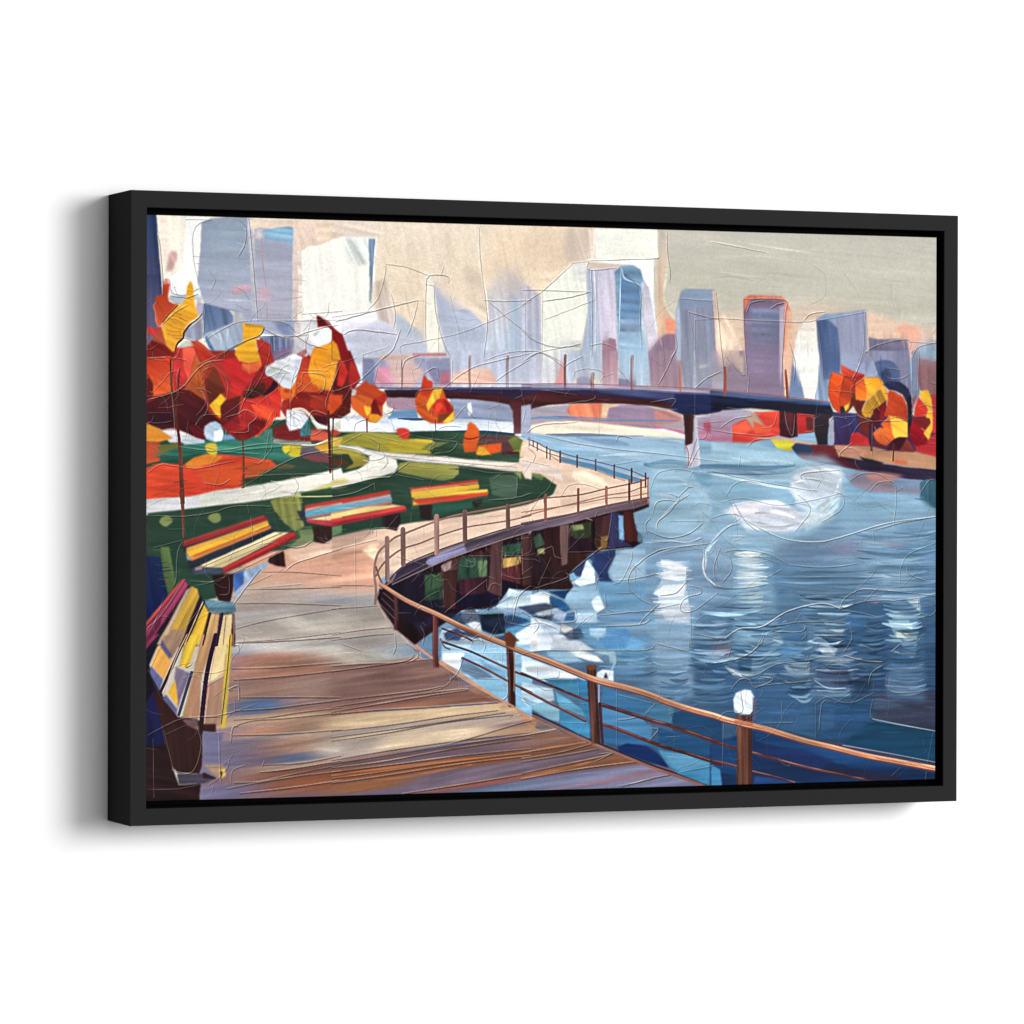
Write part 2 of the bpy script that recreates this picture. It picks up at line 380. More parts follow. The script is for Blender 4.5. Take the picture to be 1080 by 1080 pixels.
# white sail shape + tower
poly(A4('480,505 420,515 385,590 372,700 375,778 495,778'), (226, 216, 204), (232, 232, 228), soft=.9, st=(0, .03))
poly(B4('372,0 495,0 490,120 470,218 425,215 410,150 385,60'), (234, 234, 230), (238, 236, 226), soft=.6, st=(0, .03))
poly(B4('385,90 412,160 425,218 350,215 370,60'), (116, 136, 172), soft=.8)
poly(B4('490,60 530,60 535,240 470,225 485,150'), (150, 170, 200), soft=.9, st=(85, .1))
poly(A4('478,505 520,480 560,478 705,462 712,600 700,778 512,778 490,600'), (154, 158, 186), (150, 152, 182), soft=.6, st=(86, .04))
poly(A4('478,512 530,505 575,545 585,640 585,778 510,778 488,640'), (78, 100, 142), (92, 108, 150), soft=.8, st=(80, .07))
poly(A4('485,500 520,480 600,485 690,470 560,510'), (134, 160, 194), soft=1, al=.8)
poly(B4('500,0 586,0 588,90 540,100 520,60'), (84, 104, 148), soft=.8)
poly(B4('588,0 712,0 725,20 700,120 640,90 590,70'), (152, 156, 186), soft=.8)
poly(A4('716,585 760,595 890,592 900,640 905,778 705,778 720,680'), (126, 118, 146), (120, 122, 156), soft=.7, st=(0, .05))
poly(A4('735,700 770,690 820,700 850,740 860,778 745,778'), (84, 96, 136), soft=.8, sm=True)
poly(B4('700,0 915,0 915,240 880,180 700,120'), (140, 142, 172), (118, 116, 146), soft=1, st=(86, .04))
poly(B4('740,60 790,42 840,60 862,110 850,150 800,150 760,110'), (84, 100, 142), soft=.7, sm=True)
poly(B4('770,100 800,80 820,110 810,150 780,150'), (60, 70, 104), soft=1.4)
poly(B4('590,0 690,0 645,85 595,60'), (160, 168, 198), soft=1)
poly(B4('695,120 735,30 760,100 740,130'), (160, 174, 204), soft=.6)
poly(A4('712,465 860,520 950,540 985,600 900,600 880,590 760,592 715,580'), (234, 200, 176), soft=3, al=.8)
poly(A4('830,560 870,525 940,545 960,600 900,605 880,592'), (238, 176, 150), soft=3, al=.9)
poly(A4('895,600 940,602 1020,600 1020,620 940,640 910,700'), (226, 180, 166), soft=1)
poly(A4('908,680 940,630 1000,605 1040,600 1040,700 960,680 930,778 908,778'), (130, 152, 178), (142, 178, 200), soft=.8, st=(80, .08))
poly(A4('945,680 1040,700 1040,778 925,778 930,700'), (140, 100, 112), soft=1)
poly(B4('915,0 945,0 950,200 920,260 912,120'), (126, 134, 162), soft=.7)
poly(B4('940,50 1040,50 1040,260 1000,200 950,180 938,120'), (146, 104, 108), soft=1, st=(88, .06))
poly(B4('950,0 1040,0 1040,40 960,30'), (150, 184, 206), soft=1)
# slate patches beneath the left towers
poly(A1('300,500 340,520 330,580 320,600 290,560'), (180, 172, 184), soft=1)
poly(A1('240,660 325,590 332,700 300,720 230,700'), (166, 158, 178), (176, 182, 204), soft=.7, st=(85, .06))
poly(A1('335,515 400,530 470,550 495,580 495,620 440,650 350,690 332,690 330,560'), (98, 118, 158), (124, 146, 182), soft=.7, st=(78, .08))
poly(A1('340,680 440,640 550,600 550,720 500,760 400,800 350,730'), (166, 176, 196), (176, 190, 206), soft=.7, st=(70, .05))
poly(A1('495,560 540,560 560,610 500,640'), (186, 186, 192), soft=1.4, st=(88, .08))
poly(A1('340,700 350,690 400,780 395,800 370,770'), (96, 120, 170), soft=.8)
poly(A1('555,612 830,605 830,690 760,690 660,680 560,640'), (176, 182, 206), (170, 178, 206), soft=.8)
poly(A1('720,620 800,625 830,690 770,690 740,660'), (140, 152, 190), soft=1.6)
line(A1('800,620 800,660 830,690'), 2, (140, 176, 210), al=.8)
poly(A1('640,700 720,690 830,715 830,823 640,823'), (110, 122, 166), (124, 120, 160), soft=.7, st=(88, .12))
for x in (660, 690, 715, 745, 780, 805): line(A1('%d,700 %d,770' % (x, x+3)), 1.6, (170, 182, 212), al=.6, dry=.5, st=(88, .1))
poly(A1('700,780 830,740 850,780 800,823 700,823'), (140, 110, 140), soft=2, al=.8)
poly(E1('760,740 880,700 890,800 760,800'), (64, 86, 150), soft=1, st=(88, .1))
poly(A1('825,620 860,620 870,720 830,720'), (222, 206, 206), soft=1)
poly(A1('860,610 1080,580 1080,720 940,740 880,720 860,700'), (224, 224, 226), (226, 224, 224), soft=1.4, st=(20, .04))
poly(A1('830,720 960,730 900,800 860,823 800,823'), (206, 200, 212), soft=2, st=(20, .1))
dabs(G('215,235 310,240 310,340 215,330'), 90, 3, 26, 2, .025, al=.5)
dabs(G('560,330 990,330 990,400 560,400'), 120, 88, 22, 1.6, .04, al=.5)
dabs(G('400,320 560,340 560,400 400,400'), 80, 80, 24, 2.4, .02, al=.5)

drag(G('300,345 990,345 990,408 300,408'), 90, 26, .85, 8, .5)
drag(G('404,236 560,238 620,242 618,268 560,300 520,320 470,330 420,320 404,290'), 75, 30, .9, 5, .2)
drag(G('704,246 984,253 984,322 925,325 905,318 860,318 830,308 785,306 760,300 712,296'), 4, 46, .85, 5, .3)
drag(G('560,300 990,300 990,350 560,350'), 90, 10, .5, 4, .8)
# ================================================================== BRIDGE AND FAR SHORE
poly(G('380,440 990,440 990,860 380,860'), (150, 186, 214), (30, 60, 98), ax=(680, 460, 760, 850), st=(0, .05), h=0)
poly(B2('165,40 640,38 648,205 165,205'), (160, 160, 188), (178, 170, 192), soft=.8, st=(85, .05))
poly(B2('170,45 230,50 235,200 170,180'), (128, 132, 168), soft=2)
poly(B2('240,100 290,80 330,110 340,160 300,190 235,180'), (216, 146, 168), soft=2, st=(40, .06))
poly(B2('300,45 430,45 500,120 440,200 340,190'), (226, 196, 192), (222, 180, 170), soft=3)
poly(B2('505,60 640,45 645,120 570,180 530,130'), (146, 150, 180), (132, 126, 156), soft=1.4)
poly(B2('590,120 640,115 645,190 585,185'), (180, 110, 130), soft=1.8)
poly(A2('265,795 440,790 450,820 260,823'), (222, 190, 180), soft=.8)
poly(A2('440,785 620,785 625,800 440,805'), (196, 140, 146), soft=.8)
poly(B2('650,0 1080,0 1080,205 650,205'), (192, 198, 220), (198, 202, 220), soft=1.2, st=(88, .03))
poly(B2('650,180 655,120 750,95 850,90 885,130 890,182'), (236, 204, 190), (238, 186, 170), soft=1.4, sm=False, st=(10, .04))
poly(B2('0,0 0,0 30,0 160,0 165,205 290,212 0,260'), (205, 206, 222), soft=1)
# view beneath the deck
poly(B2('290,250 455,250 460,330 340,322 300,300'), (176, 140, 158), soft=.8)
poly(B2('640,255 985,285 985,440 640,400'), (160, 168, 196), (150, 160, 192), soft=.8, st=(5, .06))
poly(B3('35,312 300,288 420,280 620,285 740,315 840,340 885,365 890,480 600,470 40,460'), (170, 164, 182), (186, 164, 170), soft=.8, st=(5, .05))
poly(B3('265,290 440,284 445,384 300,374 240,330'), (238, 124, 92), (240, 150, 116), soft=1, st=(70, .08))
poly(B3('440,284 540,292 470,330 460,390 430,380'), (226, 190, 158), soft=1)
poly(B3('475,310 600,290 725,315 735,380 720,420 460,392'), (156, 134, 160), (166, 140, 162), soft=.9, st=(5, .06))
poly(B3('720,320 800,330 870,355 870,385 730,405'), (226, 146, 136), (206, 150, 156), soft=1.5, st=(20, .08))
poly(B3('720,405 885,440 885,475 780,450 715,430'), (196, 112, 138), soft=1)
poly(B3('945,360 1085,340 1085,500 950,480'), (170, 168, 190), (178, 108, 132), soft=1, st=(0, .06))
poly(B3('985,385 1085,378 1085,470 990,430'), (186, 96, 118), soft=1, st=(0, .08))
poly(B4('-5,255 95,265 180,275 205,310 150,345 90,350 100,430 0,412'), (168, 170, 192), (176, 110, 134), soft=1)
poly(B4('95,340 160,310 200,280 315,275 315,385 250,400 150,430 95,420'), (222, 70, 54), (206, 66, 60), soft=1, st=(10, .08))
poly(B4('95,345 160,315 185,360 140,385 98,375'), (240, 98, 72), soft=1.8)
poly(B4('150,300 200,280 245,345 190,355'), (196, 160, 140), soft=1.6)
poly(B4('190,320 260,350 280,330 270,370 200,378'), (240, 100, 66), soft=1)
poly(B4('310,270 395,275 395,390 355,400 312,388'), (78, 34, 42), (66, 28, 36), soft=.6)
poly(B4('330,280 372,285 370,370 345,360'), (96, 44, 50), soft=1.2)
poly(B4('390,280 470,285 468,370 395,380'), (196, 50, 46), (176, 44, 46), soft=.7)
poly(B4('430,300 465,305 465,365 435,360'), (96, 44, 50), soft=.8)
# far shore bands
poly(G('400,437 552,446 560,452 700,452 728,460 722,464 560,462 400,460'), (228, 230, 236), soft=1)
poly(B3('0,412 140,385 300,380 450,395 700,425 885,462 885,480 700,466 500,462 300,458 130,455 0,452'), (240, 226, 204), (236, 224, 206), soft=1, st=(5, .03))
line(B3('60,370 200,362 380,372 560,378 850,380'), [2, 4, 2], (128, 140, 176), al=.85, dry=.4)
line(B3('250,378 450,388 720,395 860,385'), [1, 2, 1], (210, 150, 140), al=.8)
line(B3('10,380 100,362 200,368'), 2.4, (110, 150, 190), al=.8)
poly(B3('0,440 130,456 300,458 480,455 700,466 880,478 880,560 950,620 700,640 500,560 200,540 0,470'), (158, 190, 216), (150, 188, 216), soft=1, st=(3, .05))
line(B3('130,454 260,458 400,458 560,464 660,462'), [1, 4.5, 2, 1], (92, 104, 142), al=.9, dry=.25)
line(B3('300,470 420,490 520,500 580,510'), [1, 7, 2], (112, 142, 182), al=.55, soft=2)
for t, w in (('40,460 180,500 340,520 520,560', 2), ('560,470 800,480 880,500', 3), ('420,570 620,560 820,560', 3), ('380,600 560,585 760,590', 2.4), ('700,500 880,520', 3), ('200,470 400,520 480,540', 2)):
    line(B3(t), [w*.3, w, w*.3], (196, 214, 230), al=.7, dry=.5, soft=1)
# shore strip on the right bank
poly(B4('555,280 700,290 1030,300 1030,500 560,440'), (58, 40, 76), (70, 44, 80), soft=1)
poly(E8('150,460 380,470 400,640 320,650 270,760 160,750'), (62, 58, 112), (66, 42, 88), soft=.9, st=(70, .08))
poly(E8('315,640 370,630 460,680 475,750 290,745'), (206, 50, 50), soft=.6)
poly(E8('470,740 560,680 620,760 600,780'), (96, 40, 50), soft=.8)
poly(E8('860,720 1060,640 1060,860 880,800'), (176, 40, 48), (190, 50, 54), soft=.8)
poly(E8('990,300 1060,300 1060,640 1020,640'), (168, 60, 64), (190, 50, 56), soft=.8)
poly(E8('150,745 480,752 620,790 880,800 1060,850 1060,960 900,945 620,905 380,860 190,855'), (190, 134, 104), (196, 146, 110), soft=.7, st=(8, .06))
poly(E8('180,755 300,752 460,800 400,850 210,850'), (196, 136, 112), soft=1.6)
poly(E8('690,850 800,880 800,920 680,905'), (214, 100, 70), soft=2, al=.7)
poly(B4('180,395 330,395 490,425 490,440 360,425 280,410'), (206, 170, 136), soft=.8)
poly(B4('272,405 345,408 385,425 362,460 300,445'), (208, 200, 62), soft=.7, st=(0, .05))
poly(B4('365,440 385,420 460,430 480,470 400,490'), (50, 66, 96), soft=.8)
poly(B4('455,428 560,432 580,485 470,480'), (110, 44, 50), soft=.8)
poly(B4('395,470 480,470 580,480 700,500 900,535 1035,545 1035,590 900,585 700,550 540,520 410,495'), (92, 36, 44), (50, 26, 50), ax='h', soft=.7, st=(8, .08))
poly(B4('590,485 760,520 1035,545 1035,600 870,575 700,545'), (46, 32, 46), (60, 50, 84), soft=.8, st=(8, .1))
poly(E8('380,848 500,870 600,900 560,915 430,890'), (36, 34, 44), soft=.7)
# water next to it
poly(B4('180,420 300,448 380,470 420,500 560,530 600,560 560,600 300,600 0,560 0,415'), (160, 194, 216), (150, 186, 210), soft=1.4, st=(4, .05))
line(B4('0,525 80,535 180,525 300,530 420,528'), [4, 8, 9, 3], (66, 108, 146), soft=1.6, dry=.15)
line(B4('120,520 220,535 340,545 400,530'), [2, 8, 2], (74, 122, 146), soft=1.5, al=.85)
line(E7('0,90 120,100 260,95 400,110'), [3, 7, 6], (92, 138, 172), soft=1.4, al=.9)
line(E7('400,110 540,110 700,120 860,140 1080,200'), [5, 5, 5, 4], (74, 112, 152), soft=1.2)
line(E7('560,90 700,100 820,100 1080,90'), [1, 2, 3], (86, 128, 160), soft=1)
line(B4('140,505 260,500 370,510'), 2.2, (206, 212, 200), al=.8, dry=.4)
poly(B4('595,540 640,560 780,560 830,590 940,600 960,650 830,650 720,640 640,610'), (120, 120, 142), (150, 134, 148), soft=1.2, st=(0, .06))
poly(B4('700,560 780,555 880,570 800,600 720,590'), (188, 132, 128), soft=2.4)
poly(B4('820,590 960,590 950,640 840,640'), (120, 138, 168), soft=1.4)
poly(B4('950,600 980,585 1035,590 1035,755 990,740 950,680'), (62, 102, 124), (44, 80, 100), soft=.8, st=(88, .07))
poly(B4('570,535 600,540 640,600 600,570'), (74, 118, 162), soft=1)
poly(B3('0,182 300,182 600,192 860,202 1085,214 1085,246 860,236 600,218 300,210 0,208'), (146, 138, 164), soft=1, al=.9, st=(2, .1))
# deck
poly(np.vstack([B2('285,212 450,208 640,203 900,205 1080,208'), B3('100,210 300,210 500,212 700,220 900,228 1080,240 1080,330 1000,345 935,350 900,372 880,350 800,318 700,298 560,286 400,282 250,285 150,292 60,312 20,318'), B2('1030,300 1000,300 960,290 880,275 760,262 600,258 450,250 290,252')]), (54, 40, 66), (60, 48, 84), ax='h', soft=.5, st=(2, .08), h=.5)
poly(np.vstack([B2('300,225 600,222 800,232 1000,262 1080,240'), B3('100,225 300,235 560,260 720,270 815,290 820,312 700,298 560,286 400,282 250,285 150,292 60,312 20,318'), B2('1030,300 960,290 880,275 760,262 600,258 300,252')]), (66, 30, 38), (78, 38, 40), ax='h', soft=.7, st=(4, .1))
poly(B3('830,238 1085,242 1085,325 1000,342 940,348 885,345 820,312 815,295'), (36, 48, 92), (32, 38, 74), soft=.6, st=(2, .05))
poly(B3('400,215 640,218 830,236 820,280 720,262 560,245 430,230'), (74, 80, 122), (52, 50, 92), soft=1, st=(5, .12))
poly(B4('-5,185 300,215 540,240 560,290 470,292 300,272 180,262 0,275'), (34, 46, 84), (32, 30, 46), soft=.6, st=(5, .08))
poly(B4('-5,180 200,195 400,218 540,232 540,250 400,240 200,220 0,200'), (62, 88, 134), soft=.9, al=.8, st=(5, .2))
poly(B4('195,235 300,232 540,262 558,290 540,296 300,272 190,255'), (40, 34, 50), soft=.7)
poly(B4('468,285 555,285 552,330 535,345 530,430 485,430 470,370'), (54, 44, 56), (44, 34, 42), soft=.6)
poly(B4('535,310 556,300 560,420 540,430'), (160, 158, 176), soft=.9)
poly(B2('970,262 1035,278 1028,450 985,452 982,330 960,290'), (82, 36, 42), (110, 70, 76), soft=.5)
poly(B2('1028,300 1080,290 1080,460 1028,450'), (170, 176, 200), soft=1)
poly(B3('878,345 935,348 928,500 890,515 884,400'), (66, 40, 42), (84, 50, 48), soft=.5, st=(88, .1))
poly(B3('930,350 948,352 958,480 970,600 970,622 902,635 893,515 925,500'), (172, 176, 196), (178, 182, 204), soft=.5, st=(88, .04))
line(B3('892,515 905,560 902,632'), 1.4, (196, 120, 110))
line(B2('0,178 330,178 600,178 1080,180'), .9, (150, 110, 120), al=.7)
line(np.vstack([B3('0,180 300,180 600,190 860,200 1080,212'), B4('200,200 400,215 540,235')]), .9, (168, 96, 106), al=.9)
line(B2('200,202 500,203 1080,200'), 1.4, (90, 84, 116), al=.8)
for t, x, y0, y1, w in ((B2, 384, 50, 208, 2.6), (B2, 749, 32, 202, 3.2), (B2, 952, 35, 202, 3.4), (B3, 237, 28, 205, 3.2), (B3, 385, 130, 212, 4.6), (B3, 600, 32, 216, 3.4), (B3, 864, 60, 222, 3.4)):
    line(t('%d,%d %d,%d %d,%d' % (x, y0, x-2, (y0+y1)//2, x, y1)), [w, w*.9, w*.8], (156, 92, 70), st=(88, .2), soft=.4, dry=.2)
    line(t('%d,%d %d,%d' % (x-4, y0+8, x-4, y1)), .8, (96, 56, 60), al=.7, dry=.4, st=(88, .2))
line(B4('62,80 64,140 62,200'), 3.6, (140, 74, 62), dry=.3, st=(88, .2)); line(B4('338,90 344,150 350,215'), [2.4, 3.4, 3.8], (134, 70, 60), dry=.2, st=(88, .2))

dabs(G('400,408 640,408 760,416 860,424 860,436 740,440 640,424 500,420 400,418'), 90, 3, 20, 1.4, .22, al=.6, sp=4)
# left park shoreline beneath the bridge
poly(B2('-5,370 120,350 330,330 460,340 470,400 330,430 200,440 0,440'), (214, 220, 230), soft=1)
poly(B2('325,325 460,318 470,370 420,385 300,372'), (110, 148, 188), soft=1.2, st=(0, .12))
poly(B2('300,370 460,362 820,372 985,400 985,450 700,440 400,430 330,410'), (198, 212, 228), (220, 226, 234), soft=1, st=(3, .06))
line(B2('360,368 460,372 560,368'), [1, 3, 1], (66, 92, 132)); line(B2('660,372 760,368 860,385 900,392'), [1.6, 4.5, 2], (76, 118, 164), al=.9, dry=.25)
line(B2('480,395 640,400 800,398 960,430'), [1, 2.4, 1], (236, 236, 238), al=.9)
line(B2('560,438 700,440 850,442 985,455'), [1, 3, 3, 3], (44, 66, 110), soft=.8)
poly(B2('735,285 755,280 762,340 742,355'), (226, 230, 238), soft=.8)
poly(B2('5,370 110,370 330,405 330,440 170,445 0,430'), (232, 232, 236), soft=.8)

# ================================================================== PARK
poly(np.vstack([G('140,470 160,455 330,440'), B2('0,440 330,445 560,435 985,455 1080,520 1080,640'), G('575,500 588,512 580,525 550,535 500,546 430,556 360,572 300,590 250,620 200,640 140,680')]), (46, 80, 58), (38, 70, 54), soft=.7, st=(5, .06))
poly(B2('0,490 90,450 170,440 330,448 400,470 420,490 400,560 340,560 200,530 80,512 0,530'), (172, 164, 70), (160, 150, 60), soft=.8, st=(8, .06))
poly(B2('270,500 420,480 540,480 560,500 540,560 440,560 330,545'), (212, 184, 60), (190, 176, 66), soft=1, st=(8, .08))
poly(B2('400,440 560,438 800,445 985,455 1035,600 700,585 560,565 520,540 690,495 480,460'), (48, 86, 60), (58, 92, 62), soft=1, st=(5, .1))
poly(B2('530,500 640,492 580,520 480,540'), (120, 130, 66), soft=1.2)
poly(B2('440,580 470,575 1030,600 1080,610 1080,640 700,600'), (52, 90, 66), soft=.8)
poly(B2('365,610 420,600 690,622 690,660 660,695 600,705 500,690 355,655'), (166, 160, 80), (140, 146, 72), soft=.7, st=(5, .06))
poly(B2('790,455 1000,462 1035,560 920,565 920,500 800,505'), (92, 66, 66), (90, 52, 54), soft=.8, st=(0, .1))
poly(B2('1000,500 1050,500 1085,530 1085,600 1030,604 1020,560'), (190, 172, 66), soft=.8)
poly(B3('0,485 30,500 65,560 60,600 0,600'), (186, 176, 62), soft=.8)
poly(B2('955,485 1000,462 1030,490 1018,550 990,545'), (140, 150, 66), (96, 112, 52), soft=.6)
poly(B2('720,450 735,425 735,400 752,385 775,400 800,430 800,470 785,520 800,545 720,550 712,510'), (232, 104, 44), (220, 92, 40), soft=.5)
poly(B2('790,515 920,500 918,548 860,560 790,565'), (238, 90, 40), soft=.5); poly(B2('780,560 800,520 830,525 860,560 815,568'), (240, 178, 50), soft=.6)
line(B2('716,470 745,480 795,468'), 1, (120, 40, 30))
poly(B2('350,430 385,418 420,432 422,455 405,482 375,470'), (206, 64, 48), soft=.6, sm=True)
# left beds
poly(E3('0,480 240,530 480,570 560,640 380,740 240,840 240,870 -80,900 -80,480'), (222, 84, 48), soft=.8)
poly(B1('10,640 110,605 250,620 560,570 550,740 300,790 10,815'), (228, 76, 44), (206, 58, 44), ax='h', soft=.7, st=(6, .05))
poly(B1('300,640 545,600 545,740 330,720'), (228, 92, 44), soft=3, al=.8)
poly(B1('10,490 90,500 150,560 90,600 10,620'), (188, 78, 52), (206, 90, 50), soft=.9)
poly(B1('80,515 200,500 210,540 130,560 90,545'), (116, 112, 52), soft=.9)
poly(B1('90,575 140,545 260,500 420,478 500,480 680,440 700,420 712,490 770,515 860,570 770,600 560,575 430,560 260,570 160,605 110,605'), (38, 142, 116), (40, 120, 98), soft=.6, st=(4, .09))
poly(E3('440,300 520,285 520,430 440,440'), (66, 130, 114), soft=1)
poly(E3('0,440 240,390 420,380 610,430 610,470 300,480 0,500'), (52, 158, 130), soft=1.4, al=.6, st=(3, .1))
line(E3('0,470 200,480 400,470 600,450'), 1.6, (100, 180, 150), al=.8, dry=.3); line(E3('60,530 240,500 420,480 620,470'), 1, (30, 90, 76))
poly(B1('160,600 250,570 330,560 300,600 180,610'), (44, 84, 58), soft=.8)
poly(B1('232,615 280,580 350,560 440,575 400,605 300,635 245,635'), (238, 136, 48), soft=.6)
poly(B1('558,605 700,598 680,650 640,675 560,680'), (206, 84, 44), (180, 90, 50), soft=.7)
poly(E3('380,740 480,680 640,620 700,600 900,600 1070,620 1070,700 700,720 500,730'), (52, 84, 66), soft=.6)
poly(E3('500,670 640,620 740,630 700,670'), (100, 96, 60), soft=.9)
poly(E3('240,760 480,740 700,725 1070,710 1070,730 700,790 420,835 270,840'), (52, 88, 62), soft=.6, st=(3, .08))
poly(E3('780,450 1050,460 1060,540 900,545 780,540'), (110, 104, 110), (100, 80, 90), soft=1)
poly(E3('770,560 870,540 1055,545 1060,615 900,600'), (124, 70, 72), soft=.7)
poly(E3('520,290 640,240 880,300 1060,300 1060,400 880,420 640,400 530,370'), (124, 40, 40), soft=.8)
poly(E3('870,305 960,295 1050,330 1050,410 880,400'), (206, 82, 66), (222, 110, 76), soft=.8)
poly(E3('905,450 1055,405 1055,525 980,510'), (232, 170, 60), soft=.5)
poly(E3('520,380 700,410 880,410 905,450 790,460 610,445 525,430'), (150, 160, 140), soft=1)
line(E3('800,445 910,445 1050,395'), 1.4, (216, 214, 196), al=.9)
poly(E3('790,240 870,190 885,330 870,360 780,360'), (60, 118, 122), soft=.9, st=(70, .1))
poly(E3('610,455 690,445 690,500 640,530 615,495'), (224, 200, 44), soft=.5); poly(E3('690,445 790,455 780,555 700,558 660,530 690,505'), (214, 190, 52), soft=.5)
poly(B1('342,520 360,502 400,505 410,540 395,568 360,558'), (226, 198, 60), soft=.5, sm=True)
poly(B1('95,430 200,425 240,440 340,480 340,495 150,498'), (222, 218, 222), soft=.8, st=(5, .05))
poly(B1('20,385 60,400 110,435 168,475 90,496 20,492'), (236, 158, 46), (232, 140, 52), soft=.5)
poly(B1('205,480 330,470 340,500 230,510'), (190, 200, 210), soft=1)
# right hand continuation of beds to the s-bend
poly(B2('-5,420 20,420 50,450 0,470'), (190, 70, 50), soft=.8)
poly(B2('-5,470 60,470 40,520 0,520'), (214, 178, 80), soft=.8)
poly(B2('-5,525 40,520 150,540 205,590 190,620 100,640 -5,650'), (166, 152, 66), (150, 140, 60), soft=.7, st=(8, .05))
poly(B2('-5,560 90,560 120,610 60,650 -5,660'), (52, 70, 48), (46, 76, 54), soft=.7)
poly(B2('-5,582 60,590 115,620 0,625'), (88, 58, 40), soft=.8)
# winding path
path_ = np.vstack([G('140,528 156,527 200,524'), B1('400,758 540,740 760,705 980,660 1080,635'), B2('60,665 150,640 205,600 200,570 120,540 35,522 40,512 140,518 230,550 300,570 350,590 360,630 340,660 240,690 120,720 0,748'), B1('1010,735 940,762 800,790 560,823'), G('230,533 200,538 140,545')])
poly(path_, (224, 220, 208), (228, 226, 212), soft=.5, st=(-8, .03), h=.5)
poly(np.vstack([G('140,528 156,527 210,523'), G('214,536 180,540 140,545')]), (220, 216, 218), soft=.8)
poly(B2('140,525 250,545 420,560 620,575 820,595 1080,612 1080,665 900,645 700,622 440,600 330,585'), (214, 212, 206), (222, 206, 186), ax='h', soft=.5, st=(5, .05), h=.4)
line(B2('300,570 500,590 700,608 1080,640'), 1, (180, 160, 150), al=.7)
poly(B2('0,700 80,690 95,715 0,735'), (226, 206, 120), soft=1.6, al=.8)
poly(E3('640,945 860,880 1080,800 1080,850 860,930'), (206, 206, 120), soft=.6)
poly(E3('780,900 1080,850 1080,930 800,940'), (50, 88, 56), soft=.7)
line(E3('600,945 800,935 1080,930'), 1.2, (190, 196, 130))
poly(E3('500,960 640,940 800,950 790,1080 540,1080'), (128, 136, 66), soft=.8)
# near lawn details
poly(C1('695,45 780,20 850,20 880,180 830,210 770,160 720,90'), (142, 146, 72), (134, 140, 74), soft=.7, st=(80, .06))
poly(C1('30,110 400,70 520,60 600,130 500,160 230,260 190,300 185,420 110,300 30,300'), (44, 78, 56), (34, 66, 52), soft=.8)
poly(C1('-10,340 100,345 160,550 120,600 20,690 -10,690'), (26, 46, 84), (18, 24, 76), soft=1, st=(80, .08))
poly(C1('100,292 148,292 180,480 168,520 140,550 112,420'), (92, 130, 62), (84, 110, 52), soft=.7, st=(80, .07))
poly(C1('95,150 120,125 155,130 165,155 130,182 105,170'), (134, 156, 72), soft=.6, sm=True)
poly(C1('358,135 380,112 420,112 425,150 390,162'), (132, 150, 70), soft=.9, sm=True)
poly(C1('840,200 920,180 935,230 925,270 860,285 800,290'), (110, 140, 80), (150, 158, 100), soft=1)
poly(C1('780,215 850,205 860,240 800,290'), (60, 100, 64), soft=.8)
poly(C1('1020,180 1085,170 1085,215 1030,235'), (100, 150, 90), soft=.8)
poly(B2('852,690 900,670 1000,672 1010,720 1000,795 940,800 870,780'), (74, 110, 80), (66, 104, 76), soft=.7, st=(0, .06))
poly(B2('985,655 1075,655 1030,700'), (150, 168, 90), soft=.8)
poly(B3('0,655 40,660 130,670 200,720 195,770 0,822'), (50, 84, 56), (36, 72, 52), soft=.6)
poly(B3('0,655 130,670 110,705 60,680 20,700'), (110, 140, 74), soft=.8)
dabs(G('160,525 420,480 560,470 590,515 300,580 160,640'), 260, -6, 22, 2, .07, al=.55)
dabs(G('160,470 345,450 345,520 160,525'), 150, -4, 18, 2, .07, al=.6)
# ================================================================== BOARDWALK
wood = G('560,492 600,497 650,500 684,505 684,530 650,538 600,551 550,559 500,572 460,585 425,600 402,610 398,632 412,655 440,690 500,730 560,765 620,785 680,805 760,835 780,860 205,860 205,790 214,770 240,690 247,640 243,610 260,590 300,580 345,568 430,552 500,543 555,533 583,522 588,510')
poly(wood, (236, 202, 178), (214, 168, 140), ax=(400, 540, 330, 640), soft=.5, st=(-4, .03), h=.2)
poly(G('552,463 562,466 600,484 650,497 683,506 684,530 640,541 595,548 588,512 570,500 545,496'), (236, 206, 184), (236, 204, 180), soft=.5, st=(0, .03))
poly(B3('270,660 340,650 440,690 470,735 400,745 330,725 280,690'), (240, 224, 198), soft=2, st=(20, .03))
poly(B2('1030,655 1085,640 1085,700 1050,690'), (224, 206, 190), soft=1)
poly(B3('-5,600 100,610 200,640 230,720 200,700 130,660 0,640'), (222, 206, 196), soft=1)
poly(G('684,535 650,541 600,552 550,560 500,573 455,590 420,607 410,600 402,585 430,565 500,548 560,542 640,530'), (240, 208, 184), (236, 204, 182), soft=.8, st=(-15, .03))
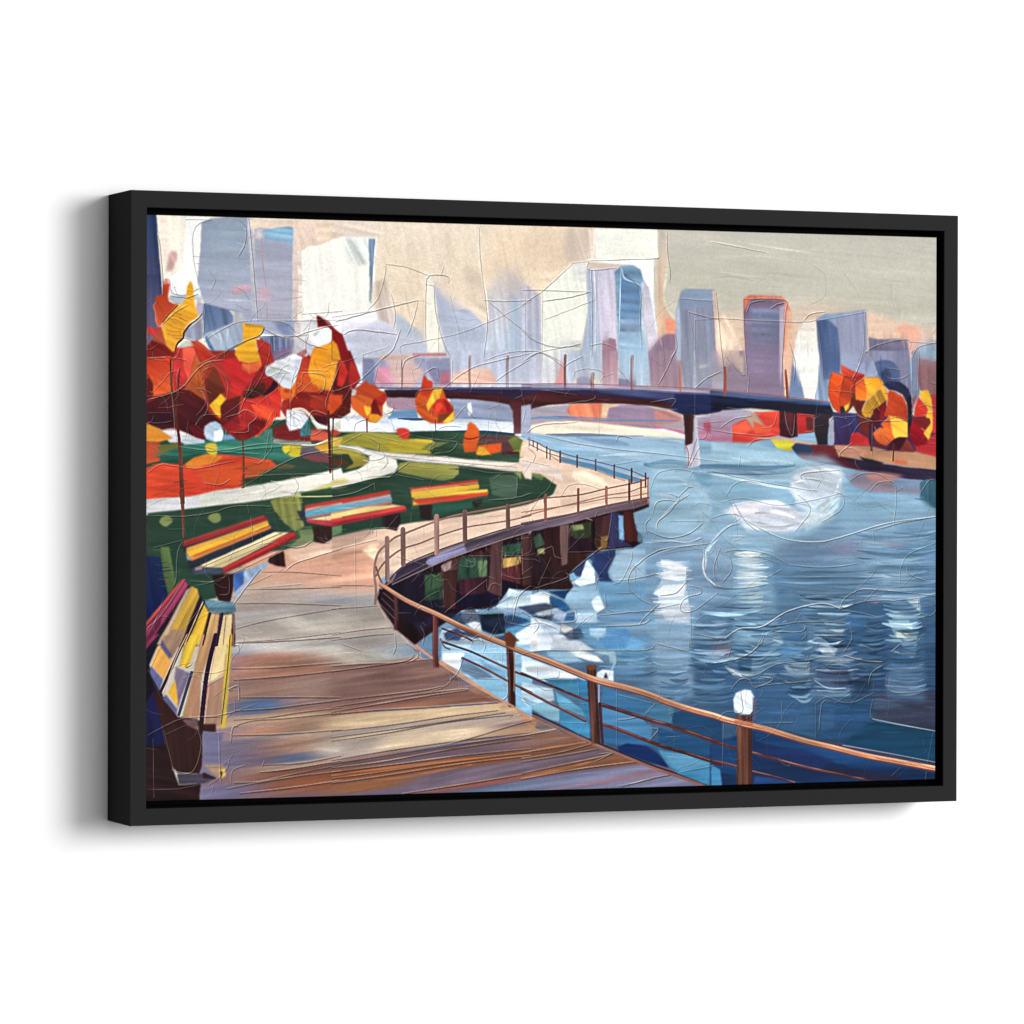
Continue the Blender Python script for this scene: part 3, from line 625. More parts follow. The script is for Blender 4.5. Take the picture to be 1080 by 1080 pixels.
pg = [ # bands of the near boards: left y, right y, colours
 ((245, 600), (400, 572), (398, 608), (245, 622), (226, 182, 158)),
 ((245, 585), (330, 578), (400, 600), (398, 625), (300, 612), (222, 168, 142)),
 ((243, 622), (300, 614), (400, 628), (402, 640), (243, 640), (206, 186, 172)),
 ((243, 636), (400, 638), (415, 660), (243, 668), (172, 162, 152)),
 ((243, 660), (420, 657), (445, 690), (243, 682), (182, 170, 160)),
 ((243, 676), (430, 668), (440, 692), (350, 700), (243, 690), (204, 196, 184)),
 ((236, 690), (330, 690), (440, 697), (480, 720), (240, 720), (180, 128, 104)),
 ((236, 718), (470, 700), (500, 728), (240, 740), (160, 122, 108)),
 ((236, 736), (500, 722), (530, 742), (236, 762), (152, 112, 98)),
 ((236, 755), (540, 740), (560, 760), (236, 776), (196, 164, 134)),
 ((236, 770), (560, 752), (600, 778), (236, 800), (186, 164, 148)),
 ((230, 795), (600, 772), (640, 795), (226, 818), (124, 92, 92)),
 ((215, 812), (640, 790), (700, 812), (215, 838), (132, 84, 66)),
 ((210, 830), (700, 806), (760, 835), (760, 860), (210, 860), (112, 98, 122)),
]
for b in pg: poly(b[:-1], b[-1], soft=1.2, st=(-5, .05))
for t, pts, c, s in (
 (C1, '540,540 790,520 1080,590 1080,640 850,640 520,600', (196, 176, 166), 2), (C1, '505,600 850,620 1080,640 1080,760 760,780 510,740', (166, 154, 148), 2),
 (C1, '800,530 960,545 1085,575 1085,605 900,570', (146, 160, 180), 1.4), (C2, '-5,555 100,570 225,605 225,618 80,600 -5,580', (118, 142, 172), 1),
 (C1, '520,540 640,500 860,500 1080,520 1085,560 860,540', (206, 180, 166), 1.5), (C1, '790,310 1080,240 1085,300 860,370 800,360', (228, 192, 166), 1.5),
 (C2, '0,320 200,290 235,400 230,480 0,500', (226, 168, 142), 2.6), (C2, '160,310 230,270 260,330 230,360', (240, 218, 182), 1.8),
 (C2, '0,240 200,195 230,215 160,260 0,310', (180, 148, 132), 1.4), (C2, '0,620 240,620 330,735 0,770', (170, 158, 150), 1),
 (C1, '510,640 1080,640 1080,700 560,720', (158, 152, 150), 2), (C1, '700,700 900,660 1080,690 1080,740 800,760', (176, 168, 156), 2),
 (D1, '500,50 530,45 545,110 520,250 500,490 480,590 440,830 640,840 640,900 300,900 330,520 460,500', (112, 106, 138), 1),
 (D1, '500,50 600,95 545,115 520,200 480,190', (110, 118, 160), 1.2),
 (D1, '510,15 1085,10 1085,135 960,110 800,80 640,95 560,70', (210, 202, 194), 1.3), (D1, '600,45 900,30 1080,60 1080,40 800,20', (228, 222, 212), 1.4),
 (D1, '540,112 620,95 800,95 960,128 1085,150 1085,190 520,240', (184, 126, 104), 1.2), (D1, '700,130 900,110 1000,150 800,180', (170, 128, 112), 3),
 (D1, '520,245 1085,195 1085,340 530,342', (162, 122, 106), .8), (D1, '760,250 1085,220 1085,300 900,320', (150, 128, 120), 3),
 (D1, '535,345 740,343 745,405 520,430', (70, 98, 146), 1.4), (D1, '520,400 740,385 740,410 520,440', (98, 112, 150), 1.2),
 (D1, '745,345 1085,340 1085,372 750,402', (160, 128, 122), 1),
 (D1, '490,490 700,460 1085,425 1085,520 490,548', (168, 132, 112), 1), (D1, '560,510 720,500 720,535 500,545', (190, 122, 96), 1.6),
 (D1, '490,560 690,550 680,600 660,740 560,790 440,835', (118, 106, 130), 1.4),
 (D1, '690,560 905,545 918,635 750,642 670,610', (180, 130, 102), 1.2), (D1, '750,650 900,645 912,678 760,688', (82, 106, 148), 1),
 (D1, '915,560 1085,535 1085,600 920,600', (150, 132, 130), 1), (D1, '915,600 1085,590 1085,665 960,640', (200, 184, 170), 1.4),
 (D1, '640,705 1085,660 1085,690 640,742', (176, 146, 130), .8),
 (D1, '490,730 570,700 660,745 600,790 490,800', (166, 122, 108), 1.4), (D1, '490,770 570,770 570,790 490,795', (206, 110, 78), 1.4), (D1, '560,770 600,765 625,755 610,775', (120, 150, 190), 1),
 (D1, '660,800 1085,745 1085,835 800,862 640,842', (166, 92, 58), 1.2), (D1, '340,800 640,800 640,880 310,890', (116, 110, 146), 1.4), (D1, '310,900 640,868 1085,858 1085,905', (120, 96, 104), 1),
 (D2, '-5,-5 340,-5 345,60 325,145 -5,170', (158, 150, 148), .9), (D2, '0,90 80,60 200,100 330,110 320,140 60,150', (196, 184, 172), 2),
 (D2, '350,45 400,38 460,90 400,140 320,122', (112, 140, 172), .7), (D2, '390,0 480,70 470,110 440,80', (150, 140, 150), .8),
 (D2, '-5,170 200,150 400,135 555,132 640,205 640,250 540,300 -5,345', (134, 98, 92), .8), (D2, '640,190 765,290 650,300', (120, 104, 114), .8),
 (D2, '-5,345 540,300 740,300 600,330 -5,410', (122, 86, 80), .7), (D2, '-5,400 300,370 740,308 925,362 560,390 -5,435', (132, 90, 78), .7),
 (D2, '400,375 560,345 570,380 420,395', (170, 112, 86), 1), (D2, '-5,440 300,415 600,392 925,375 900,400 640,450 300,480 -5,520', (208, 180, 144), .9),
 (D2, '-5,525 600,460 990,425 980,440 400,500 -5,560', (160, 146, 140), .8), (D2, '-5,555 200,530 560,500 700,480 400,530 -5,580', (216, 194, 160), .8),
 (D2, '-5,580 300,545 330,620 -5,672', (166, 152, 144), 1.4), (D2, '300,560 560,520 900,490 640,590 330,622', (216, 190, 158), 1.2),
 (D2, '820,490 1085,465 1085,480 960,520 900,500', (112, 88, 108), 1), (D2, '900,520 1085,480 1085,525 900,535', (206, 156, 110), 1),
 (D2, '-5,690 600,600 1085,530 1085,560 -5,730', (112, 84, 86), .8), (D2, '200,692 1085,560 1085,612 300,712', (112, 90, 102), .7),
 (D2, '-5,745 500,690 1085,618 1085,660 -5,805', (152, 84, 54), .7), (D2, '-5,812 300,775 520,742 480,795 300,840 -5,862', (148, 90, 52), .9),
 (D2, '500,745 1085,672 1085,745 400,850 0,865 300,840', (118, 100, 118), 1.2), (D2, '500,835 1085,745 1085,772 600,850', (156, 90, 80), .8), (D2, '690,855 1085,778 1085,860', (98, 118, 150), .8),
 (D3, '-5,420 80,445 185,505 -5,545', (196, 138, 104), 1.2), (D3, '90,460 185,505 60,525', (128, 116, 118), 1), (D3, '-5,545 190,512 370,580 -5,640', (142, 102, 86), .7),
 (D3, '-5,640 380,585 450,610 -5,690', (140, 92, 72), .7), (D3, '-5,690 430,610 490,630 400,670 -5,750', (112, 96, 112), .7), (D3, '-5,750 500,640 620,685 300,730 -5,785', (138, 88, 66), .8),
 (D3, '-5,790 640,700 790,745 1010,815 -5,850', (122, 124, 156), .8), (D3, '180,830 500,770 640,730 760,735 500,800', (130, 96, 108), 1.6)):
    poly(t(pts), c, soft=s, st=(-7, .09), al=.93)
for t in ('80,270 250,225 380,200', '150,290 330,245 470,215', '270,300 430,240 580,205', '70,300 200,265'): line(D2(t), 1, (190, 150, 122), al=.8, dry=.4)
bw = G('236,600 300,590 400,604 400,630 415,660 442,692 500,731 560,766 620,786 680,806 760,840 205,860 212,775 240,700')
drag(bw, -6.5, 80, 1, 2, 0)
drag(G('236,690 430,690 500,731 560,766 620,786 680,806 760,840 205,860 212,775'), -6.5, 60, .6, 2, .9)
dabs(G('250,690 480,690 640,790 620,830 230,836'), 420, -7, 34, 1.5, .10, al=.6, sp=2)
dabs(G('250,605 400,605 430,690 250,690'), 160, -4, 26, 2, .05, al=.55)
dabs(G('420,560 680,508 684,530 600,548 460,580'), 60, -14, 20, 2, .03, al=.5)
for t, p_, c, a_, g_ in ((D2, '-5,445 300,418 600,394 925,377 880,400 640,445 300,478 -5,512', (212, 184, 148), .6, -6), (D2, '260,575 560,525 900,495 640,588 330,620 200,630', (222, 198, 166), .75, -8), (D2, '-5,600 200,600 330,640 -5,668', (190, 170, 160), .5, -8),
    (D2, '0,75 90,60 220,100 335,105 330,140 60,152 0,150', (206, 196, 182), .7, 22), (C1, '640,690 800,655 960,680 1080,700 1080,750 760,770', (190, 182, 172), .6, 28), (C2, '0,650 120,650 260,690 320,730 120,740 0,760', (190, 180, 168), .5, 24),
    (D1, '560,60 760,50 1085,30 1085,110 900,80 700,85', (222, 214, 206), .7, -3), (D1, '915,600 1085,588 1085,660 980,640', (216, 200, 184), .8, 10), (D1, '545,350 735,346 735,405 530,428', (76, 100, 140), .8, -4), (D1, '755,650 900,646 905,680 765,686', (84, 106, 144), .8, -4),
    (D1, '540,120 640,100 800,100 960,132 1080,155 1080,180 540,200', (186, 132, 108), .5, -4), (D2, '-5,175 300,150 555,135 635,205 600,260 -5,325', (132, 98, 92), .6, -6), (D2, '0,755 400,705 1080,630 1080,650 400,735 0,790', (146, 84, 56), .7, -8), (D2, '500,750 1085,678 1085,735 420,842', (116, 100, 116), .7, -8)):
    poly(t(p_), c, soft=5, al=a_, st=(g_, .16), h=None)
drag(bw, -6.5, 44, .9, 2, .2)
scratch(G('240,640 430,640 500,730 620,790 700,820 230,836'), 700, -7, 40, .5, 3, .2, .6)
scratch(G('250,590 400,600 420,680 250,690'), 160, 28, 26, .55, 10, .12, .5)
# gaps between boards: dark seam and worn pale lip
def seam(p, d=(58, 44, 46), w=1.0):
    p = np.asarray(p)
    line(p, [w*.8, w*1.5, w*.9], d, al=.92, h=-.8, dry=.04)
    line(p+np.array([0, -1.3]), [.6, 1.15, .6], (216, 188, 164), al=.75, dry=.1, h=1.4)
for t, s in ((D1, '510,42 700,36 1080,12'), (D1, '510,245 525,243 800,222 1080,192'), (D1, '500,460 660,450 860,420 1080,395'), (D1, '500,412 700,400 900,375 1080,355'),
             (D1, '490,545 700,540 900,528 1080,512'), (D1, '500,495 600,465 800,450 1080,420'), (D1, '640,745 800,728 1080,682'), (D1, '650,705 860,695 1080,655'),
             (D1, '500,802 640,795 800,760 1080,705'), (D1, '460,835 640,800 860,765 1080,740'), (D1, '530,860 800,830 1080,790'),
             (D1, '530,340 800,338 1080,340'), (D1, '490,183 700,178 1080,150'),
             (D2, '0,170 160,158 340,150 560,130'), (D2, '0,200 200,172 400,142 450,105'), (D2, '0,358 240,332 500,300 600,280'), (D2, '0,392 200,362 440,326 700,296 740,298'),
             (D2, '0,418 300,368 560,325 735,302'), (D2, '0,432 200,412 560,390 900,366'), (D2, '0,522 300,490 640,440 900,408'), (D2, '0,575 300,530 640,470 980,432'),
             (D2, '0,555 300,515 640,465 940,420'), (D2, '0,680 300,628 700,572 1080,528'), (D2, '0,700 300,652 640,600 1080,540'), (D2, '0,722 260,690 700,612 1080,560'),
             (D2, '0,745 400,695 700,655 1080,618'), (D2, '0,805 300,762 700,700 1080,655'), (D2, '0,780 300,740 640,690 1080,636'), (D2, '380,862 640,822 1080,750'),
             (D2, '640,590 800,545 980,490 1080,465'), (D3, '0,548 100,530 190,512'), (D3, '0,640 200,610 360,580'), (D3, '0,672 200,640 380,592'), (D3, '0,690 220,655 420,618'),
             (D3, '0,752 300,690 440,660 500,640'), (D3, '0,782 300,730 460,708 630,688'), (D3, '540,825 700,780 830,755'),
             (C1, '500,740 700,690 1080,625'), (C1, '520,810 800,790 1080,755'), (C1, '540,525 800,520 1080,512'), (C2, '0,505 120,502 225,505'), (C2, '0,630 120,622 250,612'),
             (C2, '0,770 160,745 330,730'), (C2, '0,800 200,775 335,765'), (C1, '650,430 820,430 1080,450'), (C1, '510,600 760,600 1080,612')):
    seam(t(s), w=1.1 if t in (D1, D2, D3) else .7)
for t, s in ((D2, '200,408 560,388 880,368'), (D2, '350,640 700,584 940,548')): line(t(s), [1, 2.2, 1], (74, 96, 146), al=.85, dry=.2)
for t, s in ((D2, '0,758 400,708 1080,634'), (D2, '100,800 400,765 760,700'), (D3, '0,635 200,600 350,580'), (D3, '0,770 260,715 480,655')): line(t(s), [1.4, 2.4, 1.2], (196, 116, 66), al=.8, dry=.3)
line(D2('390,0 480,75 560,132 760,262 980,385 1080,452'), 2.2, (204, 150, 120)); line(D2('400,-5 500,75 590,140'), 2, (150, 120, 130), al=.7)
line(D3('0,400 120,465 380,582 520,640 700,712 860,770 1000,815'), 2.4, (150, 100, 86)); line(D3('0,396 130,452 380,568 520,626 700,700 880,762 1010,812'), 1.8, (62, 38, 48))
line(np.vstack([C2('250,600 300,690 345,740 450,810'), D2('440,40 500,85')]), 1.8, (186, 150, 144), al=.9)

# ================================================================== TREES ON THE LEFT
L = lambda t, pts, c, c2=None, s=.45, sm=False, st=(30, .06), al=1, ax='v': poly(t(pts), c, c2, soft=s, sm=sm, st=st, al=al, ax=ax, h=rng.uniform(-.2, .9))
L(E1, '50,560 110,520 180,500 300,700 520,620 720,780 900,800 1080,760 1080,1080 50,1080', (178, 58, 40))
L(B1, '20,0 700,0 760,200 750,300 620,460 480,470 430,400 340,480 240,440 20,390', (160, 50, 38))
L(E1, '45,0 175,0 192,190 150,195 125,215 130,262 105,290 130,370 130,440 160,505 185,500 140,560 95,620 45,690', (60, 66, 106), (122, 100, 122), s=.7, st=(88, .05))
L(E1, '50,485 100,515 180,500 185,520 110,580 60,560', (196, 60, 54))
L(E1, '200,60 235,35 262,80 262,110 200,110', (212, 130, 122), s=.6)
L(E1, '200,92 262,90 258,140 245,200 255,250 300,275 345,275 180,480 160,505 130,440 130,370 105,290 130,262 125,215 150,195 190,190', (196, 66, 38), (206, 84, 50), st=(60, .05))
L(E1, '50,485 100,515 180,500 185,520 110,580 60,560', (196, 60, 54))
L(E1, '185,500 215,600 260,690 100,620 140,560', (184, 84, 52))
L(E1, '45,680 95,620 200,660 250,690 310,745 310,790 45,800', (112, 28, 24), (136, 36, 30))
L(E1, '458,55 485,100 492,200 500,290 540,400 470,440 410,500 395,590 330,650 320,720 290,735 230,670 200,560 188,490 215,420 310,310 400,255 420,200 425,120', (240, 176, 46), (238, 158, 50), st=(20, .06))
line(E1('200,450 260,370 340,290'), 1, (90, 30, 26)); line(E1('570,370 530,420 450,480 400,550 390,600 340,650 320,700 315,760'), [.8, 1.8, 2, 1], (62, 24, 28))
for s in ('300,350 340,370 380,380', '290,390 350,400 420,440', '240,460 300,500 400,520', '230,520 300,540 370,540', '350,410 400,430 430,440', '240,560 320,580 380,575', '430,150 480,160', '430,220 480,240', '280,420 330,430 390,470'): line(E1(s), .7, (196, 128, 30), al=.8)
L(E1, '340,700 380,640 440,615 480,640 510,670 420,690', (206, 196, 184), s=.6)
L(E1, '50,790 280,790 290,900 280,1080 50,1080', (196, 52, 34), (222, 92, 42))
L(E1, '300,790 320,700 390,700 385,860 440,1050 350,1080 280,1080 290,900', (194, 52, 46))
L(E1, '460,620 560,650 700,775 640,800 560,820 500,690', (212, 72, 44), (186, 46, 36))
L(E1, '390,700 430,680 490,690 510,740 480,850 450,1000 435,1050 430,980 395,880 385,760', (250, 102, 78), (228, 66, 56), s=.5)
L(E1, '510,740 560,850 575,1000 590,1080 430,1080 450,1000 480,850', (204, 96, 52), (196, 88, 44))
L(B1, '230,210 290,60 330,180 345,270 300,260', (196, 90, 44), (186, 80, 38))
L(E1, '530,850 600,810 660,820 590,960 570,980', (190, 82, 46))
L(B1, '340,170 390,90 440,150 455,210 430,240 370,300 345,210', (124, 54, 32), (104, 40, 30))
L(B1, '20,40 160,30 175,230 60,240 30,150', (200, 56, 34), (226, 92, 42))
L(B1, '30,120 60,180 60,245 20,280', (98, 28, 28))
L(B1, '405,60 440,70 560,75 610,110 560,190 530,250 470,280 455,210', (202, 42, 44), (196, 48, 40))
L(E1, '790,800 880,790 960,860 1080,900 1080,930 990,1080 790,1080 700,860', (200, 42, 42))
L(E1, '680,800 760,800 830,1000 870,1080 800,1080 760,960', (176, 48, 42))
# yellow + coral leaf, second tree
L(E2, '145,190 355,215 300,320 265,350 290,460 325,550 200,570 110,550 70,480 90,400 150,360', (242, 178, 44), (240, 166, 44), st=(0, .08))
L(E2, '160,190 350,210 345,240 180,225', (206, 150, 50), s=1, al=.7, st=(0, .2))
L(E2, '135,570 200,575 325,550 330,590 290,640 210,670 140,630', (246, 118, 62), (232, 92, 60))
L(E2, '270,345 330,345 415,390 405,520 330,600 320,540 290,440', (186, 56, 44), (176, 48, 40))
line(E2('350,235 310,305 150,370 0,445'), [1.4, 1.2, 1], (84, 76, 90), al=.9)
L(E2, '330,600 400,530 360,620 400,690 440,730 420,800 350,860 200,900 150,900 140,860 240,720', (150, 34, 36))
L(E2, '215,815 300,760 350,755 365,800 340,860 240,910 150,890 180,840', (78, 34, 24), (70, 30, 24))
L(E2, '440,730 485,770 440,830 350,880 320,880 400,800', (48, 28, 40))
L(E2, '0,930 130,870 110,960 90,1050 0,1070', (96, 36, 32))
L(E2, '130,930 330,890 400,870 490,800 510,900 500,1080 90,1080 110,1000', (206, 44, 40), (222, 50, 44))
L(B1, '590,290 640,290 722,322 690,380 620,350', (242, 76, 46), (240, 80, 48))
L(B1, '735,200 757,270 750,320 700,400 620,470 600,440 690,380 720,320 700,280 680,250', (226, 50, 44), (240, 80, 48))
L(E3, '30,250 60,190 130,160 190,150 220,270 130,320 60,300', (150, 36, 40))
L(E3, '215,150 280,125 340,180 370,210 310,220 260,290 215,270', (176, 40, 38))
L(E3, '120,335 200,320 260,300 310,220 400,200 460,230 450,270 380,340 260,400 200,400', (104, 24, 30), (128, 30, 32))
L(E3, '60,40 200,20 180,150 110,160 50,190 40,230 30,210', (98, 28, 34))
# dark maroon mass
L(B1, '20,285 90,250 200,212 260,215 330,262 345,275 360,330 430,385 430,400 360,395 330,420 340,482 270,460 180,415 110,430 20,390', (84, 26, 30), (66, 24, 30), s=.7)
L(B1, '20,340 170,335 180,400 60,400', (58, 24, 34), s=1.2)
L(B1, '250,410 290,400 340,440 345,482 290,470', (96, 26, 34))
L(B1, '365,296 400,262 428,232 455,262 448,320 425,365 395,340', (240, 186, 44), (236, 172, 44))
L(B1, '425,300 450,270 520,250 530,330 470,390 430,410', (106, 34, 34))
L(B1, '340,410 370,388 400,382 425,400 442,440 440,480 395,495 350,480 335,450', (176, 198, 220), (190, 210, 226), s=.7)
L(B1, '390,440 430,425 442,460 430,490 392,492', (236, 242, 246), s=.8)
L(B1, '440,455 480,455 510,480 440,485', (120, 160, 200), s=.8)
# third tree
L(E2, '845,120 960,160 1090,300 1090,1090 560,1090 500,1000 520,930 640,800 700,560 830,420 1000,350 860,240', (164, 48, 38))
L(E2, '850,120 880,130 960,180 960,215 870,225', (96, 22, 32), (120, 30, 40), s=.5)
L(E2, '880,125 1085,100 1085,300 1010,250 970,180', (236, 230, 232), s=1, st=(20, .05)); L(E2, '900,145 960,165 1000,250 960,210', (200, 140, 150), s=1.2, al=.8)
L(E2, '960,215 1010,240 1010,280 1085,290 1085,520 1060,440 1000,350', (146, 30, 34))
L(E2, '750,350 790,260 880,225 950,222 995,262 1000,330 940,440 830,410 780,400', (240, 240, 236), (232, 230, 230), s=.5, st=(60, .04))
L(E2, '800,310 840,270 880,260 840,310', (190, 192, 190), s=1.2)
L(E2, '640,400 750,340 800,380 840,400 790,510 740,440 650,480', (220, 214, 222), s=1)
L(E2, '660,480 750,430 755,470 720,520 650,510', (190, 120, 116), s=1)
L(E2, '360,640 370,600 440,560 540,520 600,490 640,480 730,525 680,640 620,780 595,815 520,800 470,740 420,700 365,680', (236, 236, 240), (214, 214, 222), s=.6, st=(20, .05))
L(E2, '365,640 440,590 530,620 500,650 430,690 380,690', (226, 228, 222), s=.8, st=(-10, .12)); L(E2, '430,690 520,650 480,720 460,730', (176, 180, 188), s=1)
L(E2, '640,530 725,525 680,620 630,770', (222, 224, 242), s=.7)
L(E2, '485,790 530,800 600,815 640,760 630,860 560,920 510,910', (226, 108, 40), (210, 84, 40)); L(E2, '545,810 610,825 600,850 530,845', (190, 70, 36))
L(E2, '630,750 655,770 650,830 600,960 595,910 620,830', (242, 120, 40))
L(E2, '720,500 780,520 760,600 770,700 850,800 800,850 680,840 650,860 650,760 690,600', (176, 54, 40), (206, 84, 44))
L(E2, '690,640 760,640 790,740 900,820 860,850 660,830 650,740', (206, 84, 40))
L(E2, '815,430 1000,370 1065,470 1020,640 980,830 900,820 800,760 765,660 770,600', (244, 156, 34), (240, 150, 44), st=(15, .08))
L(E2, '940,440 1000,355 1065,460 1040,600 1000,520', (246, 172, 50), s=.6)
L(E2, '1065,480 1090,460 1090,650 1020,850 1000,830 1020,660', (176, 116, 60)); L(E2, '1050,660 1090,680 1090,830 1000,830 1010,760', (62, 20, 26))
L(E2, '1060,560 1085,540 1085,660 1050,660', (186, 36, 34))
L(E2, '620,900 700,840 960,850 970,870 945,1000 800,1050 740,980 650,1000 560,1000', (122, 32, 28), (150, 40, 32), st=(10, .08))
L(E2, '800,870 960,880 945,1000 850,1010 780,980', (170, 50, 34), s=1)
L(E2, '970,860 1085,880 1085,950 980,1060 945,1010', (218, 76, 40)); L(E2, '990,1050 1085,950 1085,1085 960,1085', (74, 26, 28))
L(B1, '890,350 960,340 1010,350 1005,412 960,400 920,385', (74, 24, 32), s=.6); L(B1, '900,335 1010,345 1005,355 905,352', (160, 40, 40))
L(B2, '-5,0 48,0 20,110 5,180 -5,200', (242, 160, 44)); L(B2, '48,0 100,0 130,80 155,150 110,235 100,335 60,362 5,350 10,240 30,100', (120, 36, 32), (100, 32, 28))
L(B2, '40,70 60,50 90,120 60,190 30,190', (206, 48, 40)); L(B2, '100,40 130,80 155,160 100,210 90,150', (176, 44, 38)); L(B2, '-5,240 60,238 55,290 5,342 -5,340', (222, 80, 38))
L(A2, '0,640 60,690 90,780 105,823 0,823', (140, 30, 32)); L(A2, '0,710 30,740 50,823 0,823', (242, 164, 44))
L(B1, '782,320 870,325 905,365 865,420 800,436 782,395', (226, 222, 232), (236, 236, 240), s=.5, st=(60, .06))
for s in ('800,340 850,350 880,390', '800,360 840,370 860,410', '810,330 880,345 900,370', '796,400 830,410 850,400'): line(B1(s), .6, (150, 150, 170), al=.6)
line(B1('820,320 870,318 910,350 940,390 960,405'), 2.6, (222, 222, 200), al=.9); L(B1, '910,370 960,395 1005,410 1080,370 1080,430 950,425', (222, 220, 204), s=.7)
# small tree, centre tree
L(B2, '120,210 190,160 200,180 240,190 260,215 290,225 300,260 275,300 278,350 240,390 200,385 110,310 105,260', (200, 70, 38), (206, 84, 40))
L(B2, '110,250 150,240 225,262 205,370 150,345 108,300', (228, 104, 44)); L(B2, '222,268 290,230 298,262 268,300 230,290', (180, 46, 40)); L(B2, '215,290 235,260 262,330 272,360 215,345', (112, 28, 32))
L(B2, '172,300 212,308 208,335 190,358', (240, 196, 60)); L(B2, '205,342 250,345 275,362 240,392 200,382', (236, 160, 46)); L(B2, '110,205 135,215 130,240 108,245', (206, 200, 200))
L(B2, '280,340 330,310 320,350 280,370', (206, 200, 196), s=.8)
L(B2, '500,130 520,160 545,168 548,200 600,200 620,260 655,300 665,340 660,380 600,396 540,395 500,375 460,330 450,270 460,240 485,200', (216, 86, 38), (222, 94, 40))
L(B2, '500,130 520,160 545,168 545,215 520,250 480,240', (198, 62, 36)); L(B2, '556,200 600,200 595,225 582,262 545,290 522,332 512,292 535,250', (240, 186, 62), (236, 168, 56), st=(70, .1))
L(B2, '545,305 570,265 620,258 650,300 640,340 570,345', (204, 52, 40)); L(B2, '565,290 590,280 605,300 570,345 555,350', (226, 72, 48)); L(B2, '580,345 640,335 655,290 660,330 600,390 570,392', (132, 70, 34))
L(B2, '600,388 640,350 662,325 664,372 630,392', (242, 190, 60)); L(B2, '605,265 640,290 650,330 625,340', (150, 34, 36))
line(B2('560,375 565,440'), 1, (52, 46, 52)); line(B2('190,370 192,440'), 1.8, (140, 84, 66)); line(B2('8,360 6,440'), 1.6, (110, 50, 44))
# trunks
line(B1('155,50 160,180 172,300 195,430 205,520 212,650 220,823'), [1.4, 2.4, 3.4, 4.6], (104, 44, 34), st=(88, .14), c2=(120, 66, 50))
line(B1('205,100 195,200 188,330 200,480'), [1, 1.8, 2], (92, 34, 30)); line(C1('215,0 222,100 225,240'), [4.6, 3, 1.4], (104, 56, 44), st=(88, .14))
line(B1('545,470 550,560 552,740'), 1.6, (96, 60, 44)); line(E3('240,380 240,520 245,700 235,840'), [1.4, 1.8, 3.4], (98, 66, 48), al=.9, dry=.1)
line(B1('1010,330 1015,480 1022,660'), 2.6, (86, 44, 40)); line(B1('1040,360 1032,500 1035,700'), 1, (70, 46, 44), al=.8)
# right bank trees
L(E8, '110,300 120,180 140,110 250,130 335,140 400,200 380,360 450,600 480,740 470,680 380,610 380,500 330,400 280,460 215,470 150,410', (108, 44, 36))
L(E8, '115,320 118,200 145,108 200,118 250,135 235,200 212,320 215,470 165,425', (228, 90, 34), (214, 66, 36))
L(E8, '218,35 240,50 330,95 440,130 400,160 350,180 330,220 330,160 230,125', (230, 84, 56), (206, 60, 48)); L(E8, '340,140 430,130 350,250 330,330 325,240', (170, 50, 48))
L(E8, '255,140 330,165 328,240 300,380 215,410 212,320 235,200', (196, 64, 34), (206, 74, 36)); L(E8, '245,405 300,370 308,350 290,420 262,455', (240, 180, 52)); L(E8, '215,410 245,405 262,460 220,460', (40, 40, 70))
L(E8, '350,200 410,155 540,150 590,190 595,215 440,355 355,350 345,280', (226, 84, 40), (240, 130, 42)); L(E8, '420,155 540,150 590,190 594,212 520,290 440,352 450,260', (244, 172, 44), (240, 150, 44), s=1)
L(E8, '355,350 440,355 400,440 420,510 480,510 480,660 390,610 380,500 350,420', (110, 40, 34)); L(E8, '600,218 632,280 630,350 580,390 510,440 485,505 430,500 400,465 420,410 450,355', (226, 160, 56), (236, 168, 52), st=(60, .16))
L(E8, '490,500 510,430 560,400 620,350 620,430 560,560 490,600', (98, 28, 34)); L(E8, '570,400 610,370 620,450 560,560', (140, 30, 36))
L(E8, '590,210 650,180 740,190 810,240 840,340 830,500 805,480 800,380 760,300 700,270 640,260 620,240', (50, 50, 84), (44, 36, 52)); L(E8, '630,350 635,280 650,262 700,280 770,330 805,410 810,540 700,500 640,490 600,500 620,420', (196, 66, 36), (184, 66, 32))
L(E8, '635,485 700,495 760,520 808,545 808,680 740,672 690,690 670,660 640,580', (246, 184, 52), (248, 190, 70)); L(E8, '640,490 650,490 670,640 600,600 570,560', (206, 92, 38))
L(E8, '500,640 560,590 640,595 670,640 690,690 620,750 560,730 520,690', (224, 106, 46), (206, 88, 40)); L(E8, '625,790 660,720 710,680 800,675 810,700 740,790', (78, 26, 34)); L(E8, '800,680 870,790 860,805 730,800', (130, 54, 48))
L(E8, '810,340 830,300 850,400 830,640 812,640', (40, 28, 40)); L(E8, '870,410 900,320 960,390 990,430 970,490 860,500', (204, 54, 40)); L(E8, '850,510 990,500 1015,540 950,620 985,730 880,755 830,700 820,620', (160, 24, 30), (140, 16, 28)); L(E8, '850,510 1000,510 1015,545 950,610 860,560', (130, 36, 36))
L(E8, '905,300 940,265 985,262 1015,340 1025,440 1025,600 990,700 945,640 1010,550 1000,510 965,500 990,440 940,360', (246, 182, 52), (240, 176, 60))
L(E8, '840,340 890,290 860,400 850,480', (150, 80, 84), al=.8)
line(E8('472,560 480,680 490,790'), 2.2, (74, 32, 34)); line(E8('690,740 680,820 680,880'), 1.6, (86, 46, 42)); line(E8('270,450 280,560 260,740'), .8, (70, 40, 50))
# ================================================================== BENCHES
def band(t, a, c, st=(-18, .07), s=.4): poly(t(a), c, soft=s, st=st, h=rng.uniform(.3, 1.1))
